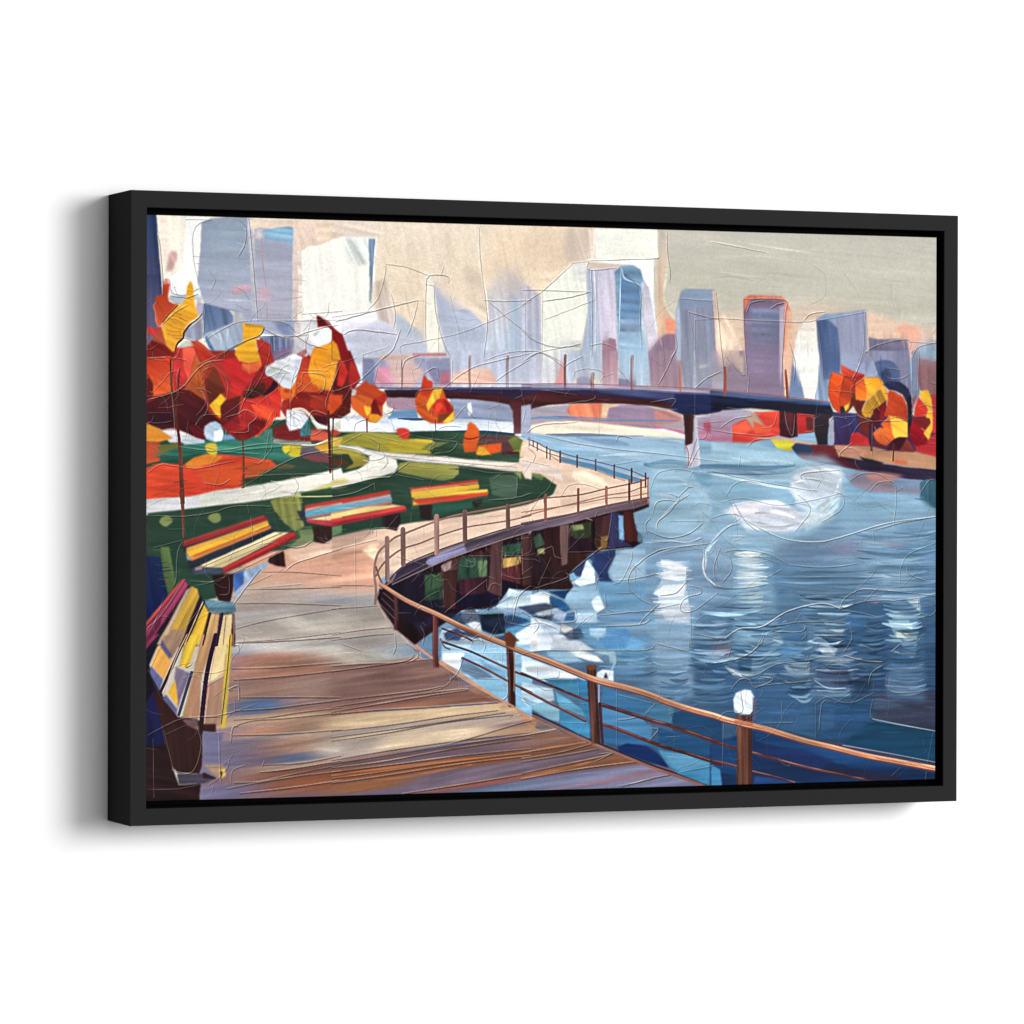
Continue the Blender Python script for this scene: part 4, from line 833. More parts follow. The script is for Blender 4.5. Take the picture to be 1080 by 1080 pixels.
# bench A (yellow slats)
band(C1, '215,285 235,270 670,122 700,185 740,215 835,215 835,240 440,440 280,442 262,410 250,360', (46, 50, 60))
band(C1, '220,265 660,122 680,138 680,150 225,292', (156, 44, 44)); band(C1, '222,262 660,122 668,128 225,272', (196, 70, 60), s=.3)
band(C1, '240,298 680,148 685,165 240,325', (232, 172, 76)); band(C1, '242,318 685,160 690,176 600,215 250,352', (240, 180, 54)); band(C1, '255,345 600,212 695,176 702,190 270,367', (226, 132, 62))
band(C1, '275,338 480,262 600,205 598,215 480,276 280,350', (206, 116, 50), s=.5)
band(C1, '235,318 262,350 272,366 245,362', (150, 140, 140))
band(C1, '300,404 400,360 720,212 800,214 640,300 440,406', (232, 210, 158)); band(C1, '315,392 720,214 745,216 360,398', (240, 222, 172), s=.3)
line(C1('330,400 560,300 760,216'), .9, (170, 130, 96)); line(C1('380,404 600,310 790,218'), .8, (186, 146, 100))
band(C1, '436,405 640,305 800,214 830,214 838,236 640,340 440,432', (206, 52, 48)); band(C1, '440,425 640,325 838,230 838,240 640,346 440,436', (150, 34, 40), s=.4)
band(C1, '268,412 300,402 436,406 438,434 280,442', (66, 78, 96)); band(C1, '285,405 320,395 330,412 290,420', (176, 150, 140), s=.5)
band(C1, '380,446 500,436 495,520 475,600 415,582 395,540', (56, 28, 30), st=(85, .1)); band(C1, '690,350 770,312 780,402 730,395 680,376', (58, 32, 32), st=(85, .1))
poly(C1('495,440 560,415 550,490 500,545'), (66, 106, 184), soft=.8, st=(60, .1)); poly(C1('550,425 680,372 690,385 640,430 560,500'), (156, 176, 206), soft=1, st=(60, .08)); poly(C1('500,540 560,490 640,430 560,520 520,580'), (170, 180, 206), soft=1)
poly(C1('315,570 410,585 500,592 510,640 480,655 370,645 330,600'), (58, 96, 112), soft=1.2, al=.85, st=(0, .3)); poly(C1('255,475 385,470 405,570 340,575 310,540'), (38, 78, 58), soft=.7)
# bench B
band(C2, '-190,98 310,-2 328,45 400,72 402,96 370,115 0,182 -165,150', (60, 60, 72));
band(G, '322,533 411,517 412,521 322,540', (206, 68, 52), st=(-10, .05)); band(G, '322,539 412,521 413,529 323,545', (206, 176, 184), st=(-10, .06)); band(G, '322,544 413,528 413,531 380,537 324,547', (190, 110, 110), st=(-10, .06))
band(C1, '885,98 1085,58 1085,92 890,132', (90, 158, 178)); band(C2, '-5,72 120,55 325,22 328,42 120,80 -5,108', (104, 164, 182)); band(C1, '885,86 1000,66 1085,50 1085,60 890,100', (206, 178, 176))
band(C1, '890,146 1085,108 1085,150 1010,152 900,150', (232, 200, 150)); band(C2, '-5,112 200,72 330,62 395,72 200,104 -5,140', (236, 206, 130)); band(C1, '890,145 1010,150 1085,148 1085,160 1020,182 900,160', (196, 60, 64))
band(C2, '-5,142 200,105 390,70 402,76 402,94 200,134 -5,178', (206, 64, 60)); band(C2, '-5,160 200,124 402,88 402,98 200,140 -5,180', (150, 38, 46), s=.5)
band(C1, '925,180 1030,180 1030,250 985,275 935,265', (56, 36, 34), st=(85, .1)); band(C2, '272,128 370,110 375,150 352,206 290,190 275,165', (48, 34, 36), st=(85, .1))
# bench C
band(B2, '425,745 790,700 798,735 845,775 845,800 430,860 430,800', (60, 86, 60), st=(-8, .06)); band(B2, '425,745 790,699 794,714 428,758', (200, 56, 44), st=(-8, .05))
band(B2, '428,762 796,722 798,748 435,797', (232, 178, 56), st=(-8, .08)); band(B2, '440,775 640,742 798,730 798,740 640,758 440,788', (240, 196, 72), st=(-8, .06), s=.3)
band(B2, '432,752 792,712 794,720 432,764', (226, 140, 90), st=(-8, .05), s=.3); band(B2, '440,815 640,790 840,764 845,778 700,800 440,838', (226, 188, 72), st=(-8, .08)); band(B2, '440,806 640,780 820,760 840,765 640,790 440,816', (200, 64, 48), st=(-8, .05), s=.3)
band(C2, '440,8 560,-5 700,-12 845,-20 845,0 700,12 450,34', (236, 196, 74), st=(-6, .08)); band(C2, '436,38 600,20 848,-8 846,10 700,38 470,62', (214, 72, 50), st=(-6, .06))
band(C2, '472,68 546,64 542,120 540,148 482,138', (48, 36, 34), st=(85, .1)); band(C2, '758,48 822,28 815,55 782,84', (44, 40, 36), st=(50, .1))
poly(C2('548,66 760,45 760,78 640,100 545,118'), (40, 100, 78), soft=.8)
# bench D (nearest, slats towards us)
band(D1, '-10,100 60,0 110,0 40,160 100,300 190,440 200,520 -10,440', (30, 22, 36))
poly(C1('20,700 235,465 250,500 320,560 370,650 500,655 505,830 20,830'), (40, 28, 44), soft=.5)
band(C1, '170,520 220,466 238,470 60,680 -10,760 -10,740', (190, 66, 70), st=(-55, .06)); band(C1, '232,470 250,500 190,600 30,823 -10,870 -10,760 60,690', (170, 58, 92), (-55, .09)); band(D1, '-10,20 95,-10 60,30 -10,110', (150, 50, 84))
band(C1, '60,700 110,660 100,720 20,823 -10,823', (120, 44, 76), (-55, .1))
band(C1, '270,505 300,520 312,562 205,823 110,823 200,640', (222, 172, 66), (-60, .06)); band(C1, '140,740 240,740 205,830 105,830', (170, 132, 104), (-60, .06)); band(C1, '240,525 272,505 110,823 80,823', (200, 170, 140), (-60, .08))
band(D1, '112,0 235,-5 160,130 105,60', (170, 134, 108), (-60, .06)); band(D1, '95,50 162,130 120,240 50,160', (236, 170, 84), (-60, .05)); band(D1, '108,20 122,50 162,105 150,130 100,60', (84, 82, 118), (-60, .05)); band(D1, '50,165 115,240 95,305 40,200', (96, 96, 140), (-60, .05))
band(C1, '335,598 362,645 315,823 240,823', (212, 168, 56), (-62, .08)); band(D1, '245,-5 315,-5 250,180 200,170 220,80', (208, 172, 58), (-65, .08)); band(D1, '185,170 262,205 215,330 195,400 175,230', (130, 112, 136), (-65, .06)); band(D1, '180,240 195,390 140,310', (236, 178, 60), (-65, .05)); band(D1, '130,320 192,400 190,435 110,345', (100, 98, 140), (-65, .05))
band(C1, '375,652 422,655 400,823 325,823', (222, 176, 118), (-72, .06)); band(D1, '325,-5 400,-5 300,300 310,450 215,455 250,320', (196, 148, 102), (-72, .06)); band(D1, '270,240 320,180 315,440 240,450', (180, 132, 104), (-72, .06))
band(C1, '438,660 492,655 480,823 410,823', (232, 204, 154), (-80, .05)); band(D1, '412,-5 470,-5 440,200 360,260', (232, 206, 146), (-76, .05)); band(D1, '350,262 440,225 420,490 340,480', (178, 134, 110), (-80, .05)); band(D1, '470,-5 492,-5 468,300 455,500 428,505 440,260', (222, 190, 72), (-84, .07))
for a, c, w in (('240,0 100,310', (46, 34, 54), 3), ('245,-5 180,130 115,330', (220, 170, 140), .9), ('270,200 200,430', (60, 60, 90), 3), ('400,0 350,220 320,500', (52, 26, 48), 4.6), ('318,20 260,170', (222, 190, 150), 1), ('412,10 370,230 340,470', (216, 160, 140), 1), ('478,0 462,200 430,480', (80, 60, 60), 1)): line(D1(a), w, c, sm=True)
for a, c, w in (('335,590 240,800', (40, 28, 40), 3), ('372,650 330,823', (46, 30, 44), 1.6), ('435,655 405,823', (60, 34, 60), 3), ('455,670 440,823', (150, 110, 100), .8), ('500,660 495,823', (150, 100, 90), 1.6), ('330,590 230,823', (216, 180, 130), .9)): line(C1(a), w, c)
band(D1, '80,290 110,345 190,440 300,455 395,525 330,520 328,700 310,750 195,745 150,700 110,520 60,330', (54, 30, 30), (85, .06)); band(D1, '215,455 300,455 310,515 250,490', (120, 90, 90)); band(D1, '335,480 400,480 400,525 340,510', (70, 40, 40))
band(D1, '-10,200 60,300 110,500 130,600 60,620 -10,600', (28, 28, 72), (85, .1)); band(D1, '-10,180 40,200 60,300 -10,420', (26, 20, 26)); band(D1, '-10,600 130,590 160,700 200,810 320,800 310,900 -10,900', (44, 26, 28), (10, .1))
band(D1, '190,750 330,750 400,775 340,800 200,808', (62, 56, 70), (5, .1)); band(D1, '330,740 400,770 400,778 330,775', (50, 34, 36)); poly(D1('330,520 415,530 440,530 420,720 400,760 328,730'), (120, 114, 148), soft=.8)
poly(D1('330,700 440,700 455,720 440,770 410,770 380,745'), (176, 140, 116), soft=1.4); band(D1, '415,735 450,720 452,760 425,775', (226, 190, 90)); band(D1, '420,740 438,735 430,775', (60, 30, 36))

dabs(G('158,340 215,345 300,360 352,400 400,430 330,455 230,460 158,440'), 240, 60, 11, 2, .11, al=.6, sp=30)
dabs(G('160,470 260,470 260,520 160,522'), 70, -5, 16, 2, .09, al=.6)
dabs(G('868,395 985,400 985,470 900,470'), 110, 60, 9, 1.6, .12, al=.6, sp=30)
dabs(G('350,455 550,460 590,512 430,550 330,560'), 130, 2, 18, 1.8, .12, al=.5)
# ================================================================== UNDER THE PROMENADE
und = np.vstack([C2('300,475 400,430 520,400 640,350 800,290 950,240 1080,205'), C3('0,215 250,165 420,120 560,80 690,65'), C3('600,110 620,200 650,240 655,268 600,300 560,300 440,310 360,340 300,420 262,450 282,522 150,515 60,525 0,560'), C2('960,560 860,625 700,640 620,700 480,800 450,823 350,740 270,620 240,560')])
poly(und, (36, 18, 30), (38, 18, 26), soft=.6, st=(88, .14))
for t, p, c, s in (
 (C2, '310,490 480,410 520,440 500,600 620,640 560,700 480,760 330,560', (38, 28, 54), 1.5), (C2, '500,445 600,432 605,560 560,600 505,590', (52, 88, 54), .9), (C2, '500,540 600,500 600,610 520,600', (36, 66, 50), 1.4),
 (C2, '620,370 730,335 735,405 600,432 590,415', (86, 56, 56), .8), (C2, '590,395 650,365 645,410 610,430', (166, 140, 138), .8), (C2, '600,432 682,420 675,500 668,620 605,620', (56, 30, 30), .5),
 (C2, '682,420 700,350 790,330 850,350 845,470 700,490 680,480', (42, 82, 62), .8), (C2, '700,370 770,345 790,390 740,410', (52, 96, 76), 1), (C2, '790,368 845,364 850,420 840,470 800,460', (88, 126, 76), .8), (C2, '690,480 850,465 845,540 700,560', (66, 28, 42), 1.4),
 (C2, '680,560 860,520 920,560 900,600 700,610', (30, 20, 60), 1.2), (C2, '730,340 870,290 870,345 780,350', (74, 42, 42), .6), (C2, '868,268 925,262 918,560 845,530 850,440', (88, 56, 58), .5), (C2, '925,285 1030,265 1030,330 925,345', (44, 88, 66), .7),
 (C2, '922,355 1030,340 1030,385 930,412', (184, 144, 80), .8), (C2, '925,410 1030,385 1030,500 960,500 920,470', (80, 34, 40), .8), (C2, '925,470 1040,500 960,560 920,560', (34, 24, 52), 1), (C2, '1025,230 1085,225 1085,500 1035,505', (74, 44, 44), .6),
 (C3, '0,225 70,210 70,420 0,500', (50, 28, 30), .8), (C3, '65,240 100,215 130,280 75,300', (60, 92, 70), .6), (C3, '85,305 160,290 160,330 90,335', (150, 156, 92), .6), (C3, '208,178 258,172 250,380 215,392', (136, 100, 96), .4), (C3, '120,190 208,180 210,400 130,400', (54, 26, 28), .8),
 (C3, '262,175 380,155 375,240 300,250 262,230', (54, 66, 44), .7), (C3, '272,175 330,170 340,195 280,205', (150, 160, 92), .6), (C3, '400,140 500,105 470,240 420,300 400,280', (66, 38, 40), .6), (C3, '480,110 530,105 560,260 600,290 470,300', (48, 48, 86), .6),
 (C3, '525,120 556,122 556,255 530,250', (120, 160, 200), .5), (C3, '380,250 470,230 460,300 420,310', (120, 88, 40), .9), (C3, '555,98 605,95 612,165 628,210 632,262 575,265 556,240', (72, 32, 32), .4), (C3, '630,205 660,235 650,272 628,262', (76, 104, 120), .6),
 (C3, '0,330 250,330 262,450 282,522 150,515 60,525 0,520', (50, 26, 28), 1), (C3, '250,330 420,315 330,380 262,440', (58, 32, 28), .8)):
    poly(t(p), c, soft=s, st=(86, .1))
dabs(G('430,600 540,560 560,600 520,650 450,640'), 90, 82, 16, 2.4, .1, al=.6, sp=20, light=-.45)
dabs(G('420,610 560,555 680,530 660,570 610,600 600,650 560,680 480,640'), 140, 80, 14, 2, .25, al=.6, sp=30)
for t, p, c, s_ in ((C2, '330,500 400,450 500,445 505,595 560,640 500,700 400,700 340,600', (30, 20, 38), 1.6), (C2, '500,585 605,575 605,640 560,650 510,625', (26, 22, 36), 1), (C2, '682,545 850,515 870,560 900,610 700,625 680,600', (22, 18, 44), 1),
    (C2, '845,350 866,345 850,520 838,470', (34, 24, 28), .6), (C2, '925,470 1035,500 980,560 920,575', (26, 20, 38), 1), (C2, '690,470 845,452 845,540 700,556', (60, 28, 42), 1.2), (C3, '0,420 60,400 130,410 250,460 270,520 60,525 0,520', (40, 22, 26), 1),
    (C3, '380,160 400,150 400,310 380,300', (28, 18, 24), .7), (C3, '60,340 120,340 120,480 60,500', (34, 20, 26), .8), (C2, '600,432 682,420 675,500 668,625 605,625', (60, 34, 34), .4), (C2, '868,268 925,262 918,562 845,532 858,440', (90, 60, 60), .4),
    (C2, '1028,230 1085,225 1085,495 1035,505', (72, 46, 46), .5), (C3, '208,178 258,172 250,385 215,395', (120, 88, 86), .4), (C3, '400,135 440,128 430,290 400,300', (60, 36, 38), .5)):
    poly(t(p), c, soft=s_, st=(86, .14))
for a_ in ('602,432 606,625', '925,262 918,560', '1030,230 1036,505'): line(C2(a_), .8, (150, 116, 110), al=.7, dry=.3)
line(C3('258,172 250,385'), .8, (40, 24, 30), al=.9)
# fascia
poly(np.vstack([C2('300,480 345,430 400,390 480,355 560,322 640,292 720,262 860,225 950,195 1080,162'), C3('0,175 250,125 450,75 690,28 692,62 640,80 450,110 250,165 0,220'), C2('1080,208 950,245 800,295 640,352 520,402 420,440 330,492')]), (92, 80, 104), (104, 84, 92), ax='h', soft=.5, st=(-18, .1), h=.6)
poly(C2('330,460 400,390 520,350 510,380 530,398 400,450 330,490'), (54, 44, 62), soft=.7, st=(-25, .1)); poly(C2('510,375 530,355 720,290 735,320 640,352 545,395 520,390'), (146, 142, 186), soft=.5, st=(-18, .06)); poly(C2('560,330 720,268 720,285 570,345'), (160, 148, 170), soft=.6)
line(np.vstack([C2('310,470 400,388 560,318 720,262 950,192 1080,160'), C3('20,170 250,122 450,74 690,26')]), 1.4, (74, 56, 72), al=.9); line(C2('330,495 520,405 640,355 800,296 950,246 1080,210'), 1, (196, 160, 140), al=.6)
poly(C3('600,90 690,58 692,75 620,100'), (44, 26, 36), soft=.5)

# ================================================================== WATER
for t, p, c, s, a in (
 (G, '684,480 870,480 900,500 860,560 780,600 690,560', (156, 190, 212), 5, .7), (E7, '450,170 560,150 760,210 1080,280 1080,440 820,400 700,400 560,300 430,250', (120, 168, 198), 2, .8), (E7, '560,360 760,400 740,560 640,620 600,450', (130, 166, 198), 2.4, .8),
 (E7, '640,600 800,580 850,640 700,760 620,820', (156, 176, 204), 2, .8), (E7, '60,350 130,200 280,145 430,150 540,290 610,400 640,540 600,700 480,800 280,790 120,720 20,640 60,560', (152, 188, 212), 1.6, .8),
 (G, '690,570 760,560 800,600 780,640 700,640', (142, 172, 204), 6, .7), (G, '640,600 700,590 740,640 720,700 640,680', (128, 166, 198), 6, .7), (B4, '0,540 300,600 560,600 600,680 470,821 0,821', (142, 182, 208), 4, .7),
 (B4, '600,600 700,640 940,660 1035,740 1035,821 600,821 560,720', (136, 176, 204), 4, .8), (C4, '0,0 1035,0 1035,110 700,160 300,180 0,140', (132, 166, 194), 8, .5), (C4, '300,140 800,120 780,240 600,260 300,240', (118, 146, 178), 7, .7),
 (C4, '520,140 650,130 700,170 600,200', (140, 132, 160), 4, .5), (C4, '780,130 900,130 900,170 800,170', (150, 140, 168), 4, .5), (C4, '700,140 870,180 900,330 740,330 690,280', (120, 160, 190), 6, .6), (C4, '850,60 1035,40 1035,300 880,240', (94, 136, 172), 7, .7),
 (C4, '280,220 560,240 600,400 480,430 300,480 240,400', (84, 124, 160), 8, .7), (C4, '600,400 900,380 1035,480 1035,700 500,700 560,500', (48, 84, 124), 9, .75), (C4, '720,420 1035,420 1035,520 740,520', (56, 92, 128), 5, .6), (C4, '100,480 440,500 480,691 100,691', (70, 112, 148), 7, .6),
 (D3, '480,-5 700,-5 640,240 500,250', (84, 132, 172), 3, .8), (D3, '640,245 800,240 920,300 800,360 640,290', (60, 96, 136), 1.2, .8), (D3, '910,80 1085,60 1085,360 920,370 900,300', (60, 90, 126), 2, .7), (D3, '820,390 1085,430 1085,600 820,520 810,440', (26, 66, 106), 1, .9),
 (D3, '740,500 1085,600 1085,690 740,580', (26, 74, 118), 1, .9), (D3, '440,280 700,360 720,400 660,440 440,370', (56, 112, 158), 1, .9), (D3, '440,390 640,440 710,500 700,570 560,520 440,480', (72, 132, 180), 1, .9), (D3, '660,420 720,370 830,400 810,480 680,450', (70, 130, 170), .8, .8),
 (D3, '430,490 740,590 780,640 690,600 520,590 440,580', (46, 96, 146), 1, .9), (D3, '520,605 570,585 680,600 740,640 790,700 800,718 640,670 530,630', (20, 44, 96), .6, 1), (D3, '740,620 880,640 1040,690 1085,740 1085,830 1000,810 850,750 790,700', (64, 136, 182), .7, 1), (D3, '780,640 900,650 1030,700 860,740 800,700', (96, 160, 202), 1, .8),
 (D3, '1040,700 1085,690 1085,830 1060,800', (20, 40, 90), .8, 1),
 (D4, '0,130 460,140 460,300 0,330', (56, 96, 136), 7, .6), (D4, '460,80 1035,60 1035,300 480,330', (40, 68, 104), 7, .8), (D4, '200,200 470,210 475,465 330,430 200,390', (54, 96, 140), 1, .8), (D4, '490,290 735,290 735,500 490,460', (36, 76, 118), 1.2, .9),
 (D4, '735,260 1035,250 1035,435 880,410 735,380', (54, 60, 84), 2, .9), (D4, '740,300 860,290 880,330 740,340', (66, 90, 120), 2, .8), (D4, '490,300 560,300 560,420 500,440', (56, 96, 138), 2, .7), (D4, '735,385 1035,438 1035,590 760,530 600,490', (20, 64, 96), 1, .95),
 (D4, '185,430 440,490 640,560 1035,630 1035,720 -5,720 -5,500', (22, 46, 88), 1.5, .95), (D4, '190,430 420,480 640,545 900,600 640,600 200,480', (28, 70, 124), 2, .8), (D4, '0,460 120,480 120,640 0,620', (24, 62, 108), 1, .9), (D4, '0,590 40,610 50,690 0,690', (66, 140, 190), .6, 1),
 (D4, '380,600 640,610 860,640 860,680 700,660', (40, 36, 60), 1.8, .8), (D4, '200,500 420,520 560,570 500,610 200,560', (26, 44, 92), 1.8, .8), (D4, '200,640 500,680 500,700 190,690', (32, 70, 130), 1.2, .7),
 # behind the near railing
 (D2, '600,0 1085,0 1085,445 980,380 760,255 590,140', (146, 188, 220), .8, 1), (D2, '640,-5 760,0 760,90 620,60', (176, 206, 230), 1, .9), (D2, '600,90 720,95 690,190 650,170 600,150', (226, 236, 244), .8, 1), (D2, '700,120 760,150 880,230 780,235 700,190', (110, 140, 172), .6, 1),
 (D2, '750,240 900,240 960,300 940,350 820,290', (134, 186, 218), .7, 1), (D2, '800,130 940,200 945,250 830,190', (122, 178, 216), .7, 1), (D2, '1000,210 1085,250 1085,430 1000,380', (130, 180, 214), .8, 1),
 (D3, '0,110 200,180 350,240 300,330 140,260 0,200', (196, 216, 234), .8, 1), (D3, '80,165 200,185 190,220 30,200 20,170', (226, 232, 242), .7, 1), (D3, '200,190 350,240 330,250 200,230', (206, 206, 226), .8, 1), (D3, '120,235 310,235 310,330 180,290', (72, 142, 184), .7, 1), (D3, '300,230 365,250 365,460 320,430 310,330', (56, 126, 176), .7, 1),
 (D3, '0,250 170,290 180,350 100,370 40,390 0,350', (186, 212, 232), .8, 1), (D3, '0,330 120,380 40,390', (140, 190, 220), .8, 1), (D3, '180,300 330,400 345,440 210,400', (94, 166, 204), .6, 1), (D3, '40,390 120,360 210,400 205,470 140,450', (146, 200, 226), .7, 1), (D3, '205,400 370,480 370,560 300,530 210,480', (64, 138, 184), .7, 1),
 # foam and reflections near the piles
 (C2, '700,640 780,630 860,640 960,640 1085,540 1085,823 940,823 800,760 700,710', (120, 168, 204), 1, 1), (C2, '600,735 700,740 960,823 600,823 580,780', (178, 200, 222), 1, 1), (C2, '700,640 790,635 812,752 770,740 705,690', (226, 230, 234), .6, 1), (C2, '805,655 930,650 945,690 940,760 880,768 815,745', (22, 32, 50), .6, 1),
 (C2, '605,760 680,730 720,760 690,800 620,800', (66, 84, 124), .8, 1), (C2, '940,660 1060,680 1085,700 1000,760 945,760', (90, 156, 202), .6, 1), (C2, '1000,760 1085,710 1085,823 1010,823 990,800', (224, 234, 240), .8, 1), (C2, '960,520 1085,530 1085,640 900,640 890,620', (150, 180, 206), .8, 1), (C2, '960,515 1020,540 1000,560 950,560', (196, 220, 228), .5, 1), (C2, '900,620 1085,580 1085,610 960,640', (206, 222, 236), .9, 1),
 (E5, '530,370 700,290 900,240 960,330 680,350', (196, 216, 228), .8, .95), (E5, '600,370 940,360 900,420 700,410', (146, 170, 206), .8, .95), (E5, '900,250 1000,215 1080,240 1080,500 960,420', (206, 222, 234), .8, 1), (E5, '680,440 880,470 940,500 780,560 700,600 670,560', (92, 158, 204), .7, 1),
 (E6, '0,430 100,390 180,420 190,660 90,640 0,560', (210, 224, 232), .8, 1), (E6, '175,440 290,470 380,560 320,590 180,510', (36, 86, 140), .4, 1), (E6, '160,390 400,380 340,440 360,470 300,460', (22, 62, 104), .8, 1), (E6, '400,350 640,330 700,420 620,600 640,690 430,690 380,560 320,470 340,420', (146, 184, 214), 1, 1),
 (E6, '590,460 650,425 705,545 640,590 620,600 570,500', (206, 222, 230), .7, 1), (E6, '430,600 620,600 620,690 430,690', (176, 204, 228), .8, 1), (E6, '185,520 320,595 410,580 410,670 300,680 200,640', (166, 186, 214), .6, 1), (E6, '310,680 340,600 415,590 410,670', (60, 108, 166), .6, 1),
 (E6, '490,120 540,100 600,180 610,310 470,345 380,310 470,250', (210, 224, 236), .7, 1), (E6, '365,230 420,200 470,255 370,295', (110, 160, 196), .6, 1), (E6, '590,30 800,-10 800,60 730,200 740,260 790,310 650,300 640,240 580,140', (40, 56, 102), .5, 1), (E6, '390,190 490,90 520,110 470,255 430,250', (52, 60, 100), .6, 1),
 (E6, '520,60 590,20 610,120 560,90', (56, 84, 140), .8, 1), (E6, '620,300 800,300 1085,270 1085,560 720,590 700,540 650,420', (104, 152, 190), 1.5, .95), (E6, '740,200 800,60 900,-10 1085,-10 1085,280 860,300 780,290', (160, 192, 218), 1.5, .9), (E6, '630,600 1085,575 1085,680 630,690', (112, 154, 194), 1, .95),
 (E6, '430,700 780,710 1085,900 1085,950 640,945 500,860 430,800', (98, 152, 194), 1.4, .95), (E6, '700,770 900,740 960,800 900,930 700,930 680,860', (76, 130, 180), 1.8, .9), (E6, '550,740 710,740 710,790 630,850 560,800', (160, 194, 218), .8, .9),
 (E6, '0,640 60,650 280,720 270,790 200,900 190,950 0,960', (206, 218, 232), .7, 1), (E6, '0,700 50,740 60,950 0,950', (234, 234, 236), .8, 1), (E6, '70,700 280,740 220,850 140,760', (176, 194, 220), .7, 1), (E6, '290,700 395,740 400,835 330,800 280,760', (222, 222, 214), .6, 1),
 (E6, '215,800 290,800 480,870 600,950 190,945', (206, 216, 228), .8, 1), (E6, '350,960 480,950 620,1000 700,1070 600,1060 420,1010', (220, 226, 226), .8, 1), (E6, '150,960 350,960 500,1060 300,1075 160,1000', (150, 188, 216), .8, 1), (E6, '600,955 780,960 810,1010 800,1085 750,1085 740,1000 640,980', (176, 206, 222), .6, 1),
 (E6, '810,960 1085,955 1085,1085 810,1085', (82, 136, 174), 2, .9)):
    poly(t(p), c, soft=s, al=a, st=(0, .07), h=None if s > 2.5 else rng.uniform(-.2, .5))
for p_ in ('500,655 540,648 560,655 530,664', '545,640 575,636 590,640 560,648', '470,648 500,642 512,652 484,660', '560,650 585,648 580,656', '594,668 612,662 616,672 600,676', '520,672 540,668 548,676 528,680', '480,668 500,664 506,674'):
    poly(G(p_), (30, 44, 74), soft=.8, al=.75, st=(-20, .15), h=.2)
scratch(G('470,640 620,640 620,700 480,700'), 160, -25, 18, .7, 40, .2, .55)
water_r = G('470,700 560,680 640,640 700,560 700,500 860,500 985,560 985,810 790,755 640,712 560,690')
drag(G('684,540 720,480 985,530 985,810 790,756 640,713 560,690 650,640'), 1, 22, .7, 3, .8)
dabs(G('690,470 870,480 985,520 985,600 700,600'), 150, 3, 30, 2.6, .04, al=.5)
dabs(G('700,600 985,600 985,690 660,700'), 420, 1, 22, 1.7, .08, al=.65, sp=3)
dabs(G('660,690 985,690 985,780 800,750'), 480, 1, 20, 1.6, .13, al=.7, sp=3, light=.02)
dabs(G('560,690 720,600 740,740 640,710'), 110, 50, 12, 1, .06, al=.55, sp=60)
scratch(G('600,600 760,600 760,715 600,700'), 330, 40, 16, .45, 60, .12, .6)
scratch(G('760,560 985,560 985,780 760,740'), 260, 5, 18, .5, 25, .14, .5)
scratch(G('690,470 860,470 860,600 690,600'), 160, 10, 24, .6, 50, .06, .5)
for pts_, c_ in (('696,592 726,590 732,735 688,735', (140, 172, 202)), ('774,575 812,575 826,700 772,700', (124, 164, 192)), ('845,635 894,632 902,735 850,740', (92, 128, 162)), ('632,690 722,700 716,750 640,712', (120, 160, 194)), ('940,600 975,600 975,740 935,735', (76, 112, 150))):
    poly(G(pts_), c_, soft=5, al=.55, st=(2, .12), h=None)
# glints: stacked short horizontal marks
def glint(x0, x1, y0, y1, n, c, w=1.8, al=.8, js=6):
    for i in range(n):
        y = y0+(y1-y0)*(i+rng.uniform(-.3, .3))/n; j = rng.uniform(-js, js); xa, xb = x0+j*.5, x1+j
        mid = (xa+xb)/2
        line([(xa, y+rng.normal(0, .5)), (mid, y+rng.normal(.4, .4)), (xb, y+rng.normal(0, .6))], [w*.35, w*rng.uniform(1.1, 2.2), w*.35], np.clip(np.array(c)+rng.normal(0, 9), 0, 255), al=al*rng.uniform(.6, 1), dry=.35, soft=.8, h=rng.uniform(.2, .9))
poly(C3('755,362 800,362 895,400 890,470 915,640 912,712 780,690 745,600 740,560 715,545 750,490 770,430'), (186, 206, 226), soft=1.2, al=.8, st=(3, .1)); glint(693, 725, 592, 612, 11, (232, 236, 240), 2.4); glint(690, 727, 618, 658, 18, (222, 228, 236), 2.4)
poly(C3('760,365 895,400 890,440 830,430 760,390'), (226, 232, 238), soft=.6, al=.9); poly(C3('715,545 770,500 890,490 880,560 760,560'), (228, 230, 236), soft=1, al=.8)
glint(686, 722, 660, 700, 12, (150, 178, 206), 2, .5); glint(690, 726, 700, 735, 12, (120, 156, 190), 2, .5)
glint(776, 806, 582, 620, 24, (226, 234, 236), 2.2, .85); glint(778, 808, 620, 645, 13, (184, 206, 214), 2.2, .75, 8); glint(770, 794, 566, 574, 4, (210, 216, 228), 1.4, .7)
glint(775, 822, 645, 700, 30, (140, 178, 204), 1.8, .6, 12); glint(752, 768, 650, 700, 20, (130, 164, 194), 1.6, .6); glint(850, 884, 640, 660, 12, (120, 156, 184), 1.5, .6); glint(862, 892, 660, 682, 14, (176, 196, 214), 1.4, .7, 10)
glint(855, 880, 636, 642, 4, (190, 206, 220), 1.8, .8); glint(863, 892, 690, 708, 9, (160, 180, 202), 1.8, .7); glint(828, 852, 690, 712, 10, (150, 184, 208), 1.8, .7, 8); glint(905, 935, 572, 584, 6, (170, 196, 214), 1.2, .6); glint(940, 965, 640, 676, 14, (130, 166, 194), 1.4, .6, 10)
glint(790, 815, 700, 722, 10, (120, 166, 200), 2, .6); glint(868, 890, 715, 726, 5, (110, 140, 172), 2, .7); glint(938, 968, 708, 728, 9, (110, 136, 170), 1.6, .6, 10); glint(850, 860, 722, 738, 6, (120, 160, 196), 1.6, .6)
glint(560, 640, 640, 700, 12, (200, 218, 232), 1.6, .4, 20); glint(910, 950, 600, 640, 10, (110, 150, 182), 1.6, .45, 12); glint(750, 985, 640, 740, 60, (70, 110, 150), 1.4, .35, 60)
